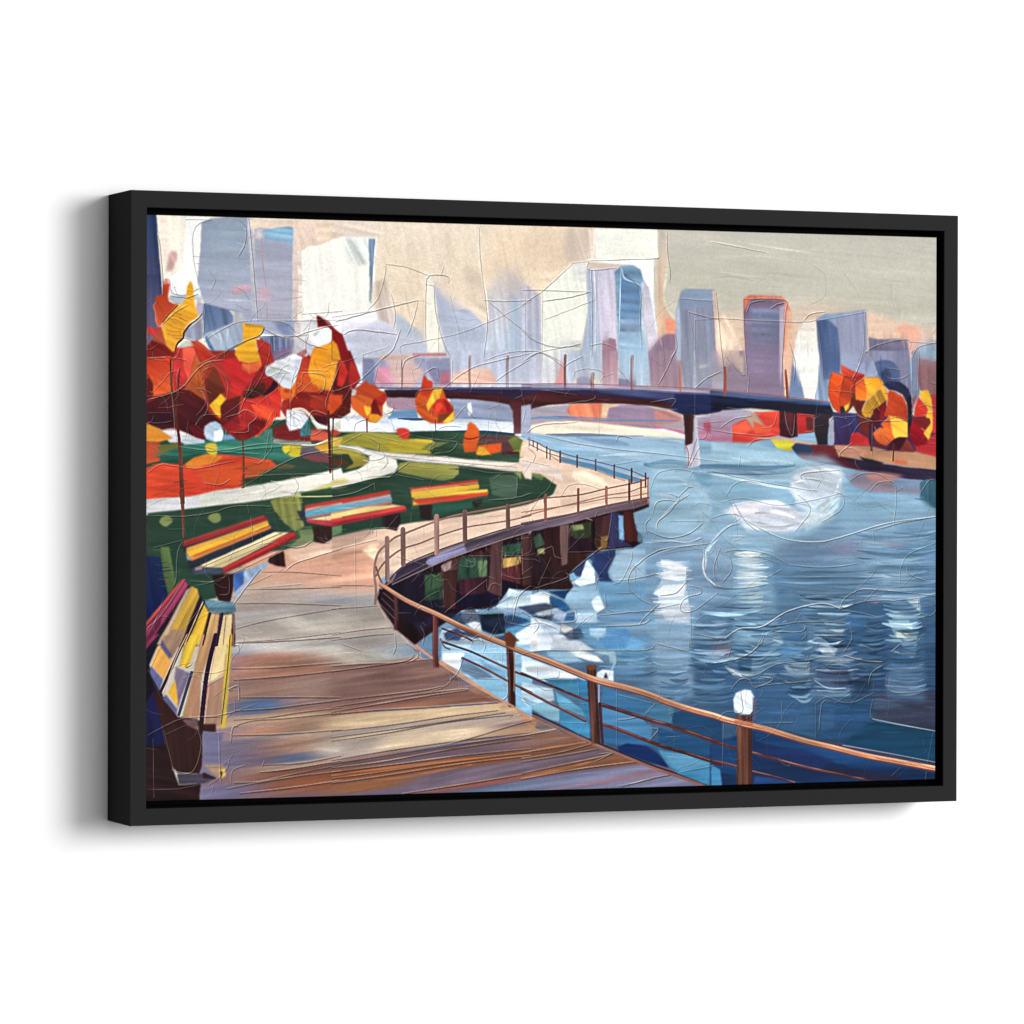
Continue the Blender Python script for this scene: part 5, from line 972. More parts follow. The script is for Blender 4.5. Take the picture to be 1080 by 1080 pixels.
poly(C4('885,398 948,392 950,455'), (196, 212, 218), soft=.5, al=.9); poly(C4('805,492 900,492 920,540 945,545 935,580 850,580 830,550'), (160, 196, 212), soft=.6, al=.9, st=(3, .12)); poly(C4('840,545 930,555 935,580 850,578'), (206, 214, 196), soft=.6, al=.8); poly(C4('820,635 935,640 915,662'), (206, 220, 228), soft=.5, al=.9); poly(C4('860,595 940,600 930,635 880,620'), (120, 156, 190), soft=.8, al=.8)
poly(C4('488,620 540,618 570,650 510,648'), (210, 216, 224), soft=.5); poly(D4('330,135 450,135 445,180 350,165'), (156, 184, 206), soft=1, al=.8, st=(5, .15)); poly(D4('60,140 130,165 200,175 150,190 100,180'), (196, 212, 226), soft=.7, al=.9); poly(D4('805,180 830,180 830,230 990,245 860,265 800,245'), (84, 116, 152), soft=.9, al=.9)
poly(D4('0,15 80,30 85,100 0,110'), (120, 100, 116), soft=1.2, al=.8); poly(D4('120,120 190,110 180,160 130,160'), (36, 70, 100), soft=1, al=.8); poly(C4('700,400 780,396 750,420'), (150, 120, 140), soft=1, al=.7)
# curved ripple marks in stacks, light over dark
def ripples(x0, x1, y0, y1, n, light, dark, sag=2.4, w=2.8):
    for i in range(n):
        y = y0+(y1-y0)*(i+rng.uniform(-.4, .4))/n; a = x0+rng.normal(0, 3.5); b = x1+rng.normal(0, 4.5); 
        if rng.random() < .35: a = a+(b-a)*rng.uniform(.2, .5)
        c = light if rng.random() < .55 else dark; c = np.clip(np.array(c)+rng.normal(0, 12), 0, 255); g = sag*rng.uniform(.2, 1.5)
        line([(a, y-g*.6), (a*.65+b*.35, y+g*.5), (a*.3+b*.7, y+g*.4), (b, y-g)], [w*.3, w*rng.uniform(.8, 1.8), w, w*.2], c, al=rng.uniform(.45, .85), dry=.45, soft=.7, st=(rng.uniform(-6, 6), .15), h=rng.uniform(.2, .9))
for a in ((690, 726, 700, 736, 16, (124, 160, 190), (60, 96, 132)), (730, 772, 655, 705, 30, (140, 172, 198), (62, 98, 134)), (730, 770, 690, 742, 26, (104, 144, 176), (44, 80, 118)), (776, 822, 648, 700, 30, (136, 172, 198), (50, 88, 126)),
          (776, 812, 690, 722, 14, (130, 166, 192), (36, 66, 98)), (826, 856, 676, 740, 30, (140, 172, 196), (38, 70, 104)), (848, 898, 628, 668, 26, (150, 180, 200), (54, 88, 120)), (858, 896, 664, 700, 24, (176, 196, 212), (34, 62, 94)),
          (860, 905, 695, 734, 24, (140, 164, 190), (34, 54, 84)), (896, 936, 650, 720, 34, (90, 128, 160), (38, 68, 102)), (934, 974, 640, 700, 34, (146, 178, 198), (46, 80, 114)), (936, 976, 702, 732, 14, (104, 132, 164), (36, 60, 92)),
          (905, 985, 560, 640, 40, (134, 166, 190), (92, 128, 160)), (640, 690, 690, 716, 12, (110, 150, 184), (66, 110, 152)), (740, 800, 620, 650, 14, (126, 160, 188), (84, 124, 160)), (820, 930, 600, 636, 18, (120, 152, 180), (84, 118, 150))):
    ripples(*a)
for t, p_, c in ((C4, '620,470 720,480 700,560 640,640 560,660 600,560', (38, 70, 102)), (D4, '470,170 620,150 640,215 560,235 500,215', (44, 56, 82)), (D4, '120,105 185,100 180,165 125,160', (34, 68, 98)), (C4, '330,560 440,520 440,600 380,660 320,640', (50, 86, 120)), (D4, '620,200 730,180 725,250 640,290', (30, 54, 86))):
    poly(t(p_), c, soft=2.2, al=.6, st=(2, .25), h=None)
# pale swirl
poly(B4('360,590 400,540 500,520 590,530 600,560 590,640 560,690 470,720 400,700 360,640'), (206, 216, 230), soft=2, al=.9, st=(20, .06)); poly(B4('80,715 160,690 300,680 380,720 420,770 380,821 160,821 120,770'), (222, 224, 234), (186, 200, 220), soft=2, al=.95, st=(8, .07))
poly(B4('390,660 460,640 560,650 440,740 380,700'), (196, 210, 226), soft=2, al=.8); poly(B4('420,740 480,700 590,650 580,720 500,790 430,821'), (180, 206, 222), soft=1.4, al=.9, st=(-40, .1)); poly(B4('440,745 560,670 540,720 450,780'), (206, 222, 228), soft=1, al=.8, st=(-40, .1))
poly(E7('760,520 860,500 1080,470 1080,680 960,620 860,580 790,560'), (232, 226, 232), soft=1.4, al=.9); poly(C4('80,0 560,0 540,30 420,70 340,100 260,90 150,30'), (206, 212, 226), soft=2.4, al=.8, st=(10, .07)); poly(C4('420,30 560,0 540,30 440,70'), (190, 210, 222), soft=1.4, al=.9, st=(-25, .1))
for a_, w_, c_ in (('100,700 200,690 320,700 400,740', 5, (236, 236, 242)), ('130,760 220,800 330,805 420,770', 4, (226, 230, 238)), ('120,720 180,770 250,790', 4, (210, 220, 234)), ('400,560 480,545 570,550 590,600', 4, (228, 234, 242)), ('580,600 560,660 500,720 430,760', 4, (206, 220, 232)),
    ('380,600 470,580 560,600', 3, (232, 236, 242)), ('150,690 300,680 420,700 480,730', 3, (186, 206, 226)), ('450,790 520,740 580,680', 3, (170, 200, 220)), ('200,740 300,735 380,760', 5, (240, 238, 242))):
    line(B4(a_), [w_*.3, w_, w_*.3], c_, al=.85, dry=.5, soft=.8, st=(rng.uniform(-15, 15), .1), h=.6)
line(B4('0,560 150,590 300,620 460,635'), [1.4, 3, 1.6], (206, 222, 236), al=.8, dry=.3); line(E7('520,150 760,200 1080,260'), [1, 3, 4], (200, 220, 234), al=.8, dry=.25)
line(E7('520,310 570,400 565,520 500,640'), [2, 4, 2], (186, 212, 228), al=.8, dry=.2, st=(80, .08)); line(E7('430,290 570,380 620,480 610,600 520,720'), [2, 5, 2], (172, 202, 224), al=.6, dry=.2)
line(E7('180,220 300,215 400,250'), [2, 4, 1.6], (176, 206, 226), al=.7, dry=.4); line(E7('270,250 340,255 400,280'), [1, 2, 1], (210, 226, 238), al=.9, dry=.3); line(E7('140,370 220,385 290,410'), [2, 3, 1], (182, 208, 230), al=.8)
line(E7('570,900 575,1000 565,1080'), [2, 3.4, 3], (190, 210, 230), al=.8); line(C3('1010,290 985,380 1000,450 1050,500'), [1, 2.8, 1.4], (190, 210, 228), al=.9); line(E7('600,900 640,850 690,800'), [3, 2, 1], (186, 210, 230), al=.9)

drag(G('752,548 770,520 838,496 870,486 892,492 892,545 850,568 790,566'), 10, 20, .8, 5, .9)
drag(G('480,655 560,640 610,660 650,700 600,700 520,680'), 30, 7, .6, 3, 1.2)
# ================================================================== RAILINGS
poly(B3('930,352 948,352 958,480 970,600 970,622 902,635 893,515 925,500'), (190, 188, 204), (202, 200, 214), soft=.4, st=(88, .05))
line(G('686,489 705,487 728,490'), [2, 5, 4], (62, 106, 142), al=.9, dry=.1, soft=.7); line(G('739,492 765,492 800,494 838,491'), [4, 5, 5.5, 2], (58, 98, 136), al=.9, dry=.1, soft=.7); line(G('745,498 790,500 830,499'), [1, 3, 1], (80, 104, 146), al=.8, dry=.3)
line(np.vstack([B2('300,206 640,204 1080,206'), B3('300,207 600,214 860,228 1080,238'), B4('200,212 400,226 540,240')]), 2.2, (88, 90, 124), al=.9, dry=.15)
poly(B3('880,348 935,350 928,500 890,515 884,400'), (66, 40, 42), (84, 50, 48), soft=.4, st=(88, .12))
line(B3('892,515 905,560 902,632'), 1.2, (196, 120, 110)); line(B3('950,480 905,625'), .8, (120, 120, 150))

def post(p, w, c=(90, 46, 46), hl=(160, 96, 76)):
    p = np.asarray(p); ww = w/2
    poly(np.vstack([p+np.array([-ww, 0]), (p+np.array([ww, 0]))[::-1]]), c, soft=.35, st=(88, .22), h=.9, wob=.5)
    line(p+np.array([-w*.28 if np.isscalar(w) else 0, 0]), w*.22, hl, al=.7, dry=.4, st=(88, .2)); line(p+np.array([w*.36, 0]), w*.2, (40, 22, 30), al=.8, dry=.1, st=(88, .2))
# far stretch
line(B3('35,480 90,500 140,530 210,552 300,578 400,600 500,625 590,650 680,688'), 1, (104, 90, 104)); line(B3('40,505 130,550 210,575 300,600 400,622 500,655 590,680 670,705'), .9, (120, 96, 104)); line(B3('160,570 210,600 300,620 400,648 500,685 560,705'), 1, (196, 130, 110), al=.8)
poly(B3('215,580 300,600 400,620 500,650 590,682 670,700 620,715 500,680 400,645 300,622 212,600'), (86, 138, 176), soft=.5)
for x, a, b in ((42, 470, 518), (64, 488, 520), (86, 500, 540), (137, 520, 582), (155, 540, 590), (210, 545, 605), (302, 568, 630), (402, 590, 648), (503, 618, 690), (597, 640, 720), (672, 665, 740)):
    line(B3('%d,%d %d,%d' % (x, a, x, b)), 1.9 if x > 180 else 1.3, (96, 80, 98), st=(88, .2))
line(B3('690,690 640,710 590,722 460,748 310,782 125,800 20,822'), 1.4, (136, 90, 78)); line(np.vstack([B3('685,735 640,745 585,765 460,785'), C3('310,50 125,95 0,130')]), 1.1, (150, 104, 88)); line(C3('690,28 580,48 460,70 310,105 125,140 0,168'), 1.1, (120, 84, 78), al=.9)
line(C3('690,0 580,20 460,30 310,58 130,85 0,105'), 1, (160, 112, 94), al=.9)
for t, x, a, b, w in ((B3, 460, 740, 823, 2.8), (B3, 308, 765, 823, 2.4), (B3, 125, 790, 823, 2), (B3, 585, 700, 823, 2.2), (B3, 648, 700, 823, 1.8), (C3, 462, -30, 78, 2.4), (C3, 308, -20, 112, 2.8), (C3, 130, 10, 146, 3), (C3, 583, -50, 52, 2), (C3, 648, -60, 35, 1.6), (B3, 685, 690, 823, 1.6)):
    line(t('%d,%d %d,%d' % (x, a, x, b)), w, (134, 84, 70), st=(88, .2))
line(C3('0,165 250,118 450,70 690,24'), 1.6, (110, 84, 92), al=.9)
# curve towards us
rail1 = C2('1080,45 955,72 840,92 722,112 640,130 570,152 500,178 400,218 345,240 300,275 255,320 235,380 232,450 240,520 236,600'); line(rail1, [1.6, 1.8, 2.2, 2.6], (140, 104, 92), al=.95); line(rail1+np.array([0, -.8]), .8, (190, 150, 126), al=.7, dry=.3)
line(C2('1080,122 955,150 840,168 722,188 570,236 480,272 385,302 320,345 270,395 240,450'), [1.2, 1.6, 2], (140, 100, 90), al=.95); line(C2('240,400 255,450 280,500 300,520'), 2, (120, 92, 86)); line(C2('232,600 260,530 320,480 345,440'), 1.8, (150, 116, 106), al=.9)
for x, a, b, w in ((300, 245, 470, 4.6), (386, 198, 385, 5), (568, 128, 325, 5.2), (721, 102, 262, 4.8), (954, 70, 195, 4.4)):
    line(C2('%d,%d %d,%d' % (x, a, x+2, b)), w, (146, 112, 104), st=(88, .16), h=.6); line(C2('%d,%d %d,%d' % (x+9, a+6, x+10, b)), w*.3, (104, 72, 76), al=.7, dry=.2, st=(88, .2))
poly(C2('255,520 330,530 350,640 330,700 270,610'), (40, 24, 34), soft=.6)
for s in ('270,570 340,640', '262,600 350,690', '280,540 350,600'): line(C2(s), .8, (120, 90, 96), al=.7)
# near railing
mid1 = np.vstack([C2('640,735 720,770'), D2('590,25 680,62 760,90 880,145 1000,200 1080,228'), D3('0,205 120,255 260,315 360,352'), D3('430,375 560,415 720,465 810,490 940,535 1080,582'), D4('0,482 90,510 180,532 300,565 390,590 560,628 735,662')])
def darkrail(p, w):
    w = np.array(w if not np.isscalar(w) else [w, w])*1.2
    line(p, list(w), (78, 46, 50), st=(20, .16), h=.7); line(p+np.array([0, -.8]), [.6, 1.15, .9], (176, 124, 112), al=.7, dry=.35, h=.9)
darkrail(C2('600,735 700,770 760,800'), 1.6); darkrail(D2('600,35 680,62 760,90 880,145 1000,200 1085,230'), 1.8); darkrail(D2('590,18 610,60 640,75'), 1.2)
darkrail(D2('708,122 780,155 860,195 960,250 1085,312'), 1.9); darkrail(D3('0,205 120,255 260,315 362,354'), 2.2); darkrail(D3('0,288 120,350 240,410 345,464'), 2.2)
darkrail(D3('435,375 560,415 720,465 810,490 940,535 1082,585'), 3.2); darkrail(D3('440,482 560,522 720,585 900,640 1082,698'), 3)
darkrail(D4('0,480 90,508 180,532 300,565 390,590 560,628 735,664'), [2.6, 2.2, 1.4]); darkrail(D4('0,570 90,590 180,618 290,645 380,672'), [2.6, 2, 1.4])
post(C2('345,545 350,640 345,742'), 3.6, (86, 50, 54), (140, 90, 90)); post(np.vstack([C2('560,640 562,760'), D2('562,0 562,100 568,172')]), 5.6)
post(D2('962,5 968,120 975,250 978,385'), 7.4, (74, 44, 44)); line(D2('992,20 990,160 988,300'), 1.2, (176, 130, 110), al=.8)
post(D3('378,165 385,300 395,440 403,585'), 9.4, (78, 46, 42), (136, 90, 72)); poly(D3('348,165 365,158 408,165 400,185 370,190'), (120, 66, 50), soft=.4); line(D3('420,260 420,360'), 1.4, (176, 180, 206), al=.9); line(D3('425,370 432,480 440,580'), 3, (66, 38, 44))
post(D4('148,365 152,480 150,600 150,700'), 15.5, (96, 58, 48), (140, 88, 66)); line(D4('185,350 182,500 186,690'), 1.2, (60, 30, 34))
rail = np.vstack([C2('262,492 300,515 345,545 400,578 470,612 560,650 640,690 720,730 830,775 960,825'), D3('-20,76 80,112 180,150 300,200 380,232 470,258 560,280 680,315 800,362 920,400 1050,435'), D4('60,380 150,402 250,425 340,452 440,482 560,510 700,545 860,575 1060,612')])
line(rail+np.array([0, 1]), [3, 4.9, 5.6, 5.8, 5.2], (112, 62, 58), h=.5); line(rail, [2.8, 4.2, 5, 5, 4.4], (190, 136, 108), st=(22, .12), h=1.3, c2=(196, 134, 102), ax='h'); line(rail+np.array([0, -1.4]), [1, 1.8, 2, 1.8, 1.4], (224, 180, 146), al=.8, dry=.25, st=(22, .1), h=1.5)
line(rail+np.array([0, .8]), [.5, 1, 1.2, 1.2, 1], (166, 90, 66), al=.6, dry=.4, st=(22, .1))
line(D4('440,470 640,505 860,560 1030,590'), 1, (90, 60, 66), al=.8); line(D4('600,500 800,535 1035,580'), .9, (200, 190, 196), al=.6)
line(D2('590,140 680,192 780,262 900,340 985,385'), 2, (212, 156, 122), al=.9)
poly(D4('100,290 112,262 150,246 180,250 196,280 192,340 175,360 130,358 105,345'), (216, 228, 238), (226, 234, 240), soft=.5, st=(30, .04), h=1.4); poly(D4('98,330 125,350 160,362 110,350'), (150, 170, 196), soft=.6); poly(D4('188,280 205,290 205,380 186,390'), (90, 90, 120), soft=.8, al=.8)
poly(D3('410,200 440,185 500,190 500,250 440,235 405,225'), (216, 228, 236), soft=.6); poly(D3('445,230 458,200 470,235'), (50, 36, 60), soft=.4); line(D3('400,88 460,90 500,110 505,150 485,190'), [1.5, 3, 3.4, 2], (166, 198, 220), al=.65)
poly(C2('935,760 965,750 1000,790 990,840 945,830'), (110, 56, 40), soft=.6); line(D4('110,395 185,400'), 4, (176, 96, 64), al=.6)

# ================================================================== KNIFE LINES
R = lambda t, s, w=.7, h=.9, ti=.38, dark=0: ridge(t(s), w, h, ti, dark=dark)
for t, ss in ((A1, ('235,55 370,60', '370,60 300,85 272,150 280,300 305,395', '520,55 560,100 555,190 520,260', '575,50 600,300 622,610', '330,720 440,650 560,608 830,606 1080,600', '400,815 480,760 600,700 700,688 830,690 900,680', '105,630 180,560 250,520', '320,575 250,640 225,690', '180,700 260,710 400,810', '690,700 690,800', '820,680 900,730 1000,760', '830,690 950,650 1060,630', '865,570 1080,555', '660,650 740,690 800,700', '30,810 150,805', '150,470 240,480 300,460', '340,540 330,700', '700,610 780,620 830,670', '85,140 105,310 112,470')),
 (A2, ('290,300 400,315 520,360', '290,300 285,360 250,480 195,545', '505,700 508,420 520,370 550,358 625,365 632,400', '20,610 200,560 465,495', '465,495 440,600 405,690', '505,410 550,415', '550,415 560,560 600,720 640,800', '370,655 330,760 270,815', '370,780 375,740 480,720 700,670 900,590 1080,500', '590,360 605,310', '795,100 805,300 830,490 840,640 820,800', '640,470 700,720', '820,495 950,500 1080,495', '845,500 950,590 1080,690', '830,820 950,780 1080,768', '165,790 300,750', '165,790 168,820', '0,585 200,555', '320,460 340,560 335,640', '60,680 140,655 350,680', '1045,460 1045,800', '575,640 575,790', '990,740 1000,800')),
 (A3, ('0,520 60,480 130,430 270,300', '110,460 110,820', '110,500 250,480 370,450', '120,600 250,550 400,490', '0,660 80,720 200,750 320,730', '20,820 120,770 300,740', '270,295 360,285', '360,280 550,275 720,270 742,262', '362,284 362,330 510,320', '715,280 718,400', '785,120 790,250 803,340 800,400', '650,760 640,600 640,440 560,350', '375,330 380,500 378,800', '405,330 405,480', '858,485 950,495 1038,498', '905,560 1000,585 1080,600', '905,560 930,700', '940,600 940,800', '940,600 1030,598', '0,440 100,440 370,450', '370,740 440,730 520,760', '760,700 770,820', '830,680 838,760 800,820', '540,340 600,390 645,430', '0,770 100,775 200,820')),
 (A4, ('145,410 330,415 335,480 320,700 318,778', '145,410 150,600 165,778', '10,495 150,505 400,515 480,505', '160,470 180,430 240,418', '420,510 450,480 520,468', '480,510 700,470', '700,470 712,600', '690,660 760,620 890,595 905,640', '690,660 660,740 640,778', '480,515 500,650 510,778', '270,455 300,435 330,428', '0,150 150,180 250,200', '350,600 380,700 375,778', '905,605 1020,612', '915,680 940,630 1020,610', '700,470 690,660', '20,380 40,600 60,778')),
 (B1, ('35,140 30,150', '30,265 200,210 300,100 360,60 440,50', '365,60 460,160 455,270', '300,75 440,10', '300,190 345,260 355,320 290,400', '30,335 160,335', '30,390 110,390 165,380', '290,400 330,350 430,345', '290,400 335,440', '435,355 560,260 650,130 690,20', '520,350 560,250 600,150', '455,360 520,340 560,320 620,355 580,400 570,440 480,440', '620,290 740,200', '670,400 700,340', '700,410 830,330', '640,680 760,610 900,555 1080,530', '540,740 640,680', '30,660 100,615 180,625 300,635 430,610 500,595', '340,715 420,725 480,695', '340,715 350,740', '200,520 400,540 600,510 700,500', '235,500 400,530', '560,575 640,590', '660,600 690,440', '705,500 930,510 1080,470', '560,680 760,670 1000,665', '800,430 805,200 830,100', '850,100 1010,105', '870,120 980,130 985,200 960,230', '1000,310 1000,260 1080,60', '900,360 930,325 1000,345', '250,400 250,480', '165,60 160,200 185,500', '250,380 230,480', '30,40 130,35', '820,320 820,400', '880,490 900,380', '410,545 500,550 640,560')),
 (B2, ('0,220 70,200 160,150 300,10', '60,270 110,190', '350,50 345,100', '650,50 650,180', '750,225 800,110', '590,210 750,95 900,50 1080,10', '890,160 960,110 1080,40', '120,430 130,390 190,365', '200,470 250,500 250,540', '170,445 400,500', '360,465 420,440', '290,340 330,320 325,290', '450,250 480,215 600,200', '540,320 545,370', '560,430 620,405 700,410', '670,360 720,300', '720,300 760,350 780,360', '40,515 150,540 200,590 280,575 270,540', '300,690 340,660 420,600', '270,640 300,600 290,560', '345,670 500,700', '690,630 850,660 990,665 1005,720 1000,790', '460,465 560,480 650,490 680,500 640,545 560,555', '0,790 120,770 230,720', '230,720 235,760', '900,260 905,300', '990,260 1030,240 1020,200', '500,120 560,90 580,140', '230,170 245,90', '380,180 390,60 470,20', '650,170 1080,178', '850,810 1000,795 1080,770', '0,740 100,720 230,690 340,680', '1025,680 1080,600', '60,500 160,450')),
 (B3, ('0,60 80,10 150,30 230,90', '230,90 260,60 330,30', '280,150 290,110 360,95 440,115 420,170', '440,140 500,120', '700,30 760,80', '740,180 790,90 830,0', '235,245 260,210', '250,285 380,265 400,245', '130,215 300,240', '700,280 830,260 815,300', '0,240 20,310 0,400', '30,440 100,400 300,385', '415,310 415,450', '130,460 300,500 500,530 700,550 1080,600', '940,240 940,350', '905,630 930,580 960,520', '985,390 1080,380', '940,410 1000,430 990,470 960,475', '700,740 740,660 850,640 950,660', '210,790 250,730 330,720 420,745', '510,490 530,460 600,470', '910,680 930,650', '60,600 70,560 30,520', '0,590 150,620', '480,620 640,590', '850,790 900,740 930,740', '940,200 1000,150 1080,110', '520,90 560,140 600,210')),
 (B4, ('40,350 100,310 180,295', '0,360 200,385 280,380', '170,430 200,405 270,400', '60,20 130,100 150,110', '165,190 175,100', '230,350 280,340 300,280', '335,275 345,340 370,385 380,290', '0,545 200,590 400,625 480,635', '65,660 100,610 160,590 230,610', '50,685 150,670 300,700 450,680 590,645', '410,580 420,555 580,540', '480,620 490,590 420,580', '560,640 600,660 590,720 500,780', '95,680 150,770 210,821', '380,821 450,720 390,650', '0,760 80,740 150,755', '50,821 130,760', '720,640 760,600 830,600 840,680 830,770', '630,590 680,560 760,560 830,600', '950,650 990,590 1020,590', '870,620 840,640', '740,815 870,780 1020,755', '125,530 130,480', '535,180 650,190', '650,140 660,125', '640,390 680,330 760,320 900,315', '590,350 640,330', '700,0 725,20 770,140', '700,10 660,100', '910,0 915,240', '945,0 940,180', '460,300 465,360 420,370', '580,490 590,460 640,420', '820,500 830,420', '730,470 735,330', '400,290 470,295 470,310 500,290', '660,280 680,300 730,320', '540,320 560,300 620,310')),
 (C1, ('30,120 230,125 400,100 500,70 700,70', '60,295 220,255', '220,260 190,330 185,460 170,500', '590,130 600,260', '260,475 400,480 460,440', '290,500 380,480 560,400 800,280', '470,450 470,540 420,550', '490,610 560,510 640,410', '500,740 500,600', '780,415 850,370 1080,300', '790,290 860,290 920,260', '570,500 700,440', '320,590 330,600 240,720', '320,480 380,480', '570,60 580,110', '960,250 1010,270 990,230', '950,240 1000,250', '760,410 740,420', '540,50 560,60', '640,510 860,490', '680,320 760,300', '30,730 110,650 230,470')),
 (C2, ('0,310 240,250', '125,240 128,640', '220,210 230,190 360,190', '350,340 500,390', '330,480 480,400 520,380', '300,190 360,120', '495,170 495,260', '430,110 430,160', '610,650 680,590 840,470', '690,390 760,400 780,370 760,340', '480,510 520,450', '460,610 520,560 580,530', '740,340 860,340', '840,470 845,530 870,490 920,500', '920,440 1000,465 1080,450', '700,650 820,655 950,650', '820,640 1000,540', '600,780 640,740 700,790 730,770', '760,790 800,770 820,823', '490,700 510,720', '360,650 430,650', '530,560 545,620', '1000,250 1080,240', '940,340 1030,340', '1010,240 1010,270', '940,650 950,700 1080,720', '480,720 500,760 490,823', '240,180 240,230', '850,790 900,700', '980,690 1010,560 1080,500')),
 (C3, ('0,340 50,310 50,250', '80,340 160,290 180,340 220,355', '90,500 160,350', '0,440 60,400', '60,520 240,460 240,430', '250,320 400,315 600,295', '100,460 240,460', '250,310 340,220', '395,130 410,100', '430,240 465,250 490,110', '265,430 360,350 440,290', '400,520 420,450 500,340', '600,310 590,370 540,470 500,490', '700,260 800,260 900,265 980,240', '1020,270 900,285 740,310 620,390 580,450 580,510 640,570 700,600', '520,470 620,460 750,430', '0,640 90,700 60,760', '420,720 640,710 700,680', '420,660 640,640 760,630', '640,710 660,680 750,590', '900,500 960,510 970,540 900,560 860,600 870,640 940,630 1060,540', '890,410 895,520', '710,260 730,220', '720,300 700,270', '680,220 670,170 700,130', '710,110 730,50 780,35 840,40 850,20 800,0', '730,200 740,150 800,100 840,50 910,5', '680,200 790,240 900,220 980,160', '800,150 980,150', '600,30 610,100', '130,540 250,600 290,690', '290,620 290,690 200,700', '160,560 160,640', '40,120 60,60', '940,760 1080,790', '915,640 915,823', '0,720 100,700 200,740', '450,540 460,620 500,640', '750,550 830,540 890,480', '740,620 850,600', '990,290 990,420 1040,500 1080,510', '1050,300 1060,400')),
 (C4, ('100,0 200,60 330,120 480,135 600,110 800,50 1020,20', '0,140 70,70 130,50', '0,320 40,340 130,345 250,330', '60,180 120,170 240,185 310,215 345,240', '360,240 520,250 660,235', '250,300 320,260', '60,575 130,530 230,520 350,450 500,415 590,440', '265,520 400,500 560,500 620,510 640,570 600,640', '0,575 60,575 85,620 75,660', '0,690 130,660 200,620 240,540', '580,450 600,400 640,370 720,350 1020,380', '590,440 700,405 850,400 940,390', '590,445 690,460 760,480', '700,400 760,340', '830,50 835,0', '860,340 860,260 900,190 1020,140', '890,250 900,280 970,310', '735,90 740,130', '380,500 410,460', '680,600 740,630', '700,520 740,540', '420,510 430,560 410,580', '270,540 400,545 430,520', '940,390 945,450 990,470 1020,450 1020,400', '130,120 100,130', '200,160 280,180', '20,310 10,250 40,160', '80,190 90,260 50,320', '520,150 560,190', '600,650 700,680 780,680', '860,600 820,635', '250,560 320,580', '210,200 300,230')),
 (D1, ('30,540 200,455 310,440 430,440', '130,535 240,485', '160,730 270,740 320,600 300,500', '120,520 170,730', '30,835 200,830 320,805', '415,530 420,700 425,800', '330,440 420,430 500,410', '490,295 470,290 520,275 525,350', '490,60 520,50 520,100', '350,270 440,220', '230,150 240,170 270,150', '300,180 340,290', '500,340 500,420', '480,580 490,500 520,490', '480,800 490,730 560,700', '375,860 385,810', '60,560 65,880', '650,710 660,680', '60,260 110,350', '250,190 380,200 460,180', '30,200 100,60', '460,290 520,270', '520,245 525,350')),
 (D2, ('340,0 345,60 330,100', '400,40 460,80 460,120 400,150', '620,180 645,240 600,280 540,300', '660,200 700,260 700,290', '480,90 490,130', '600,90 980,95', '600,90 600,140', '710,120 680,200 640,240', '780,230 900,235', '920,100 920,150', '950,230 950,320 920,350', '760,30 790,20 830,40 820,90', '980,430 960,440', '700,180 820,210', '620,30 660,0', '750,60 765,20', '1000,320 1080,370', '40,40 160,80')),
 (D3, ('0,100 120,80 480,80 680,75 720,50', '905,80 910,0', '730,40 860,75 910,80', '80,165 85,220', '200,190 190,225 80,235', '60,250 120,290 180,290', '305,240 310,320', '190,360 350,370', '200,470 360,475', '0,350 60,380', '515,290 515,600', '520,320 720,370', '660,440 720,370', '520,455 580,450 620,440', '690,470 710,500 740,510 700,560', '800,400 820,480', '860,740 1040,705', '760,620 800,690', '790,430 960,370', '420,640 480,640 400,680', '780,550 860,545', '520,815 700,780', '420,110 450,140', '560,70 580,80', '240,390 320,430', '150,240 200,240', '780,640 900,650')),
 (D4, ('60,135 130,185 200,180 300,130 440,110 500,95', '90,245 130,200 170,200 200,235 280,200 210,185', '470,205 530,240 610,240', '475,310 520,280 560,290 600,305 660,300 740,260', '475,310 475,465', '490,430 500,320 520,295', '715,225 730,170 780,135', '735,290 735,380 880,410 1020,435', '800,180 800,240 860,260 985,248', '195,230 350,215 460,205', '0,125 60,120 160,90 220,40 240,0', '600,90 700,115 780,120', '260,180 310,195', '55,400 50,600', '1010,440 985,580', '200,400 370,395', '310,555 310,570 350,595 365,575', '980,620 975,655', '25,385 60,350 100,345', '740,250 740,220', '320,300 320,380', '640,260 560,310', '130,250 140,340 110,350', '175,250 190,280 185,350', '430,120 440,90', '820,640 860,600', '820,75 860,40'))):
    for s in ss: R(t, s, w=rng.uniform(.55, .9), h=rng.uniform(.6, 1.2), ti=rng.uniform(.28, .5))
def cracks(region, n, L, ti):
    region = np.asarray(region); lo, hi = region.min(0), region.max(0)
    for _ in range(n):
        p = rng.uniform(lo, hi); a = rng.uniform(0, 2*math.pi); pts = [p]
        for k in range(rng.integers(2, 5)):
            a += rng.normal(0, .55); p = p+np.array([math.cos(a), math.sin(a)])*L*rng.uniform(.4, 1); pts.append(p)
        ridge(np.array(pts), w=rng.uniform(.4, .75), h=rng.uniform(.4, 1), tint=ti*rng.uniform(.5, 1.2))
cracks(G('156,370 350,480'), 46, 13, .3); cracks(G('156,300 340,380'), 16, 12, .25); cracks(G('160,480 560,590'), 36, 16, .22); cracks(G('350,400 560,500'), 26, 12, .22)
cracks(G('440,570 680,650'), 44, 12, .26); cracks(G('560,640 985,800'), 60, 18, .16); cracks(G('690,480 985,640'), 30, 24, .16); cracks(G('860,390 985,500'), 26, 11, .28); cracks(G('400,260 985,390'), 14, 20, .12); cracks(G('160,590 250,830'), 24, 14, .25)
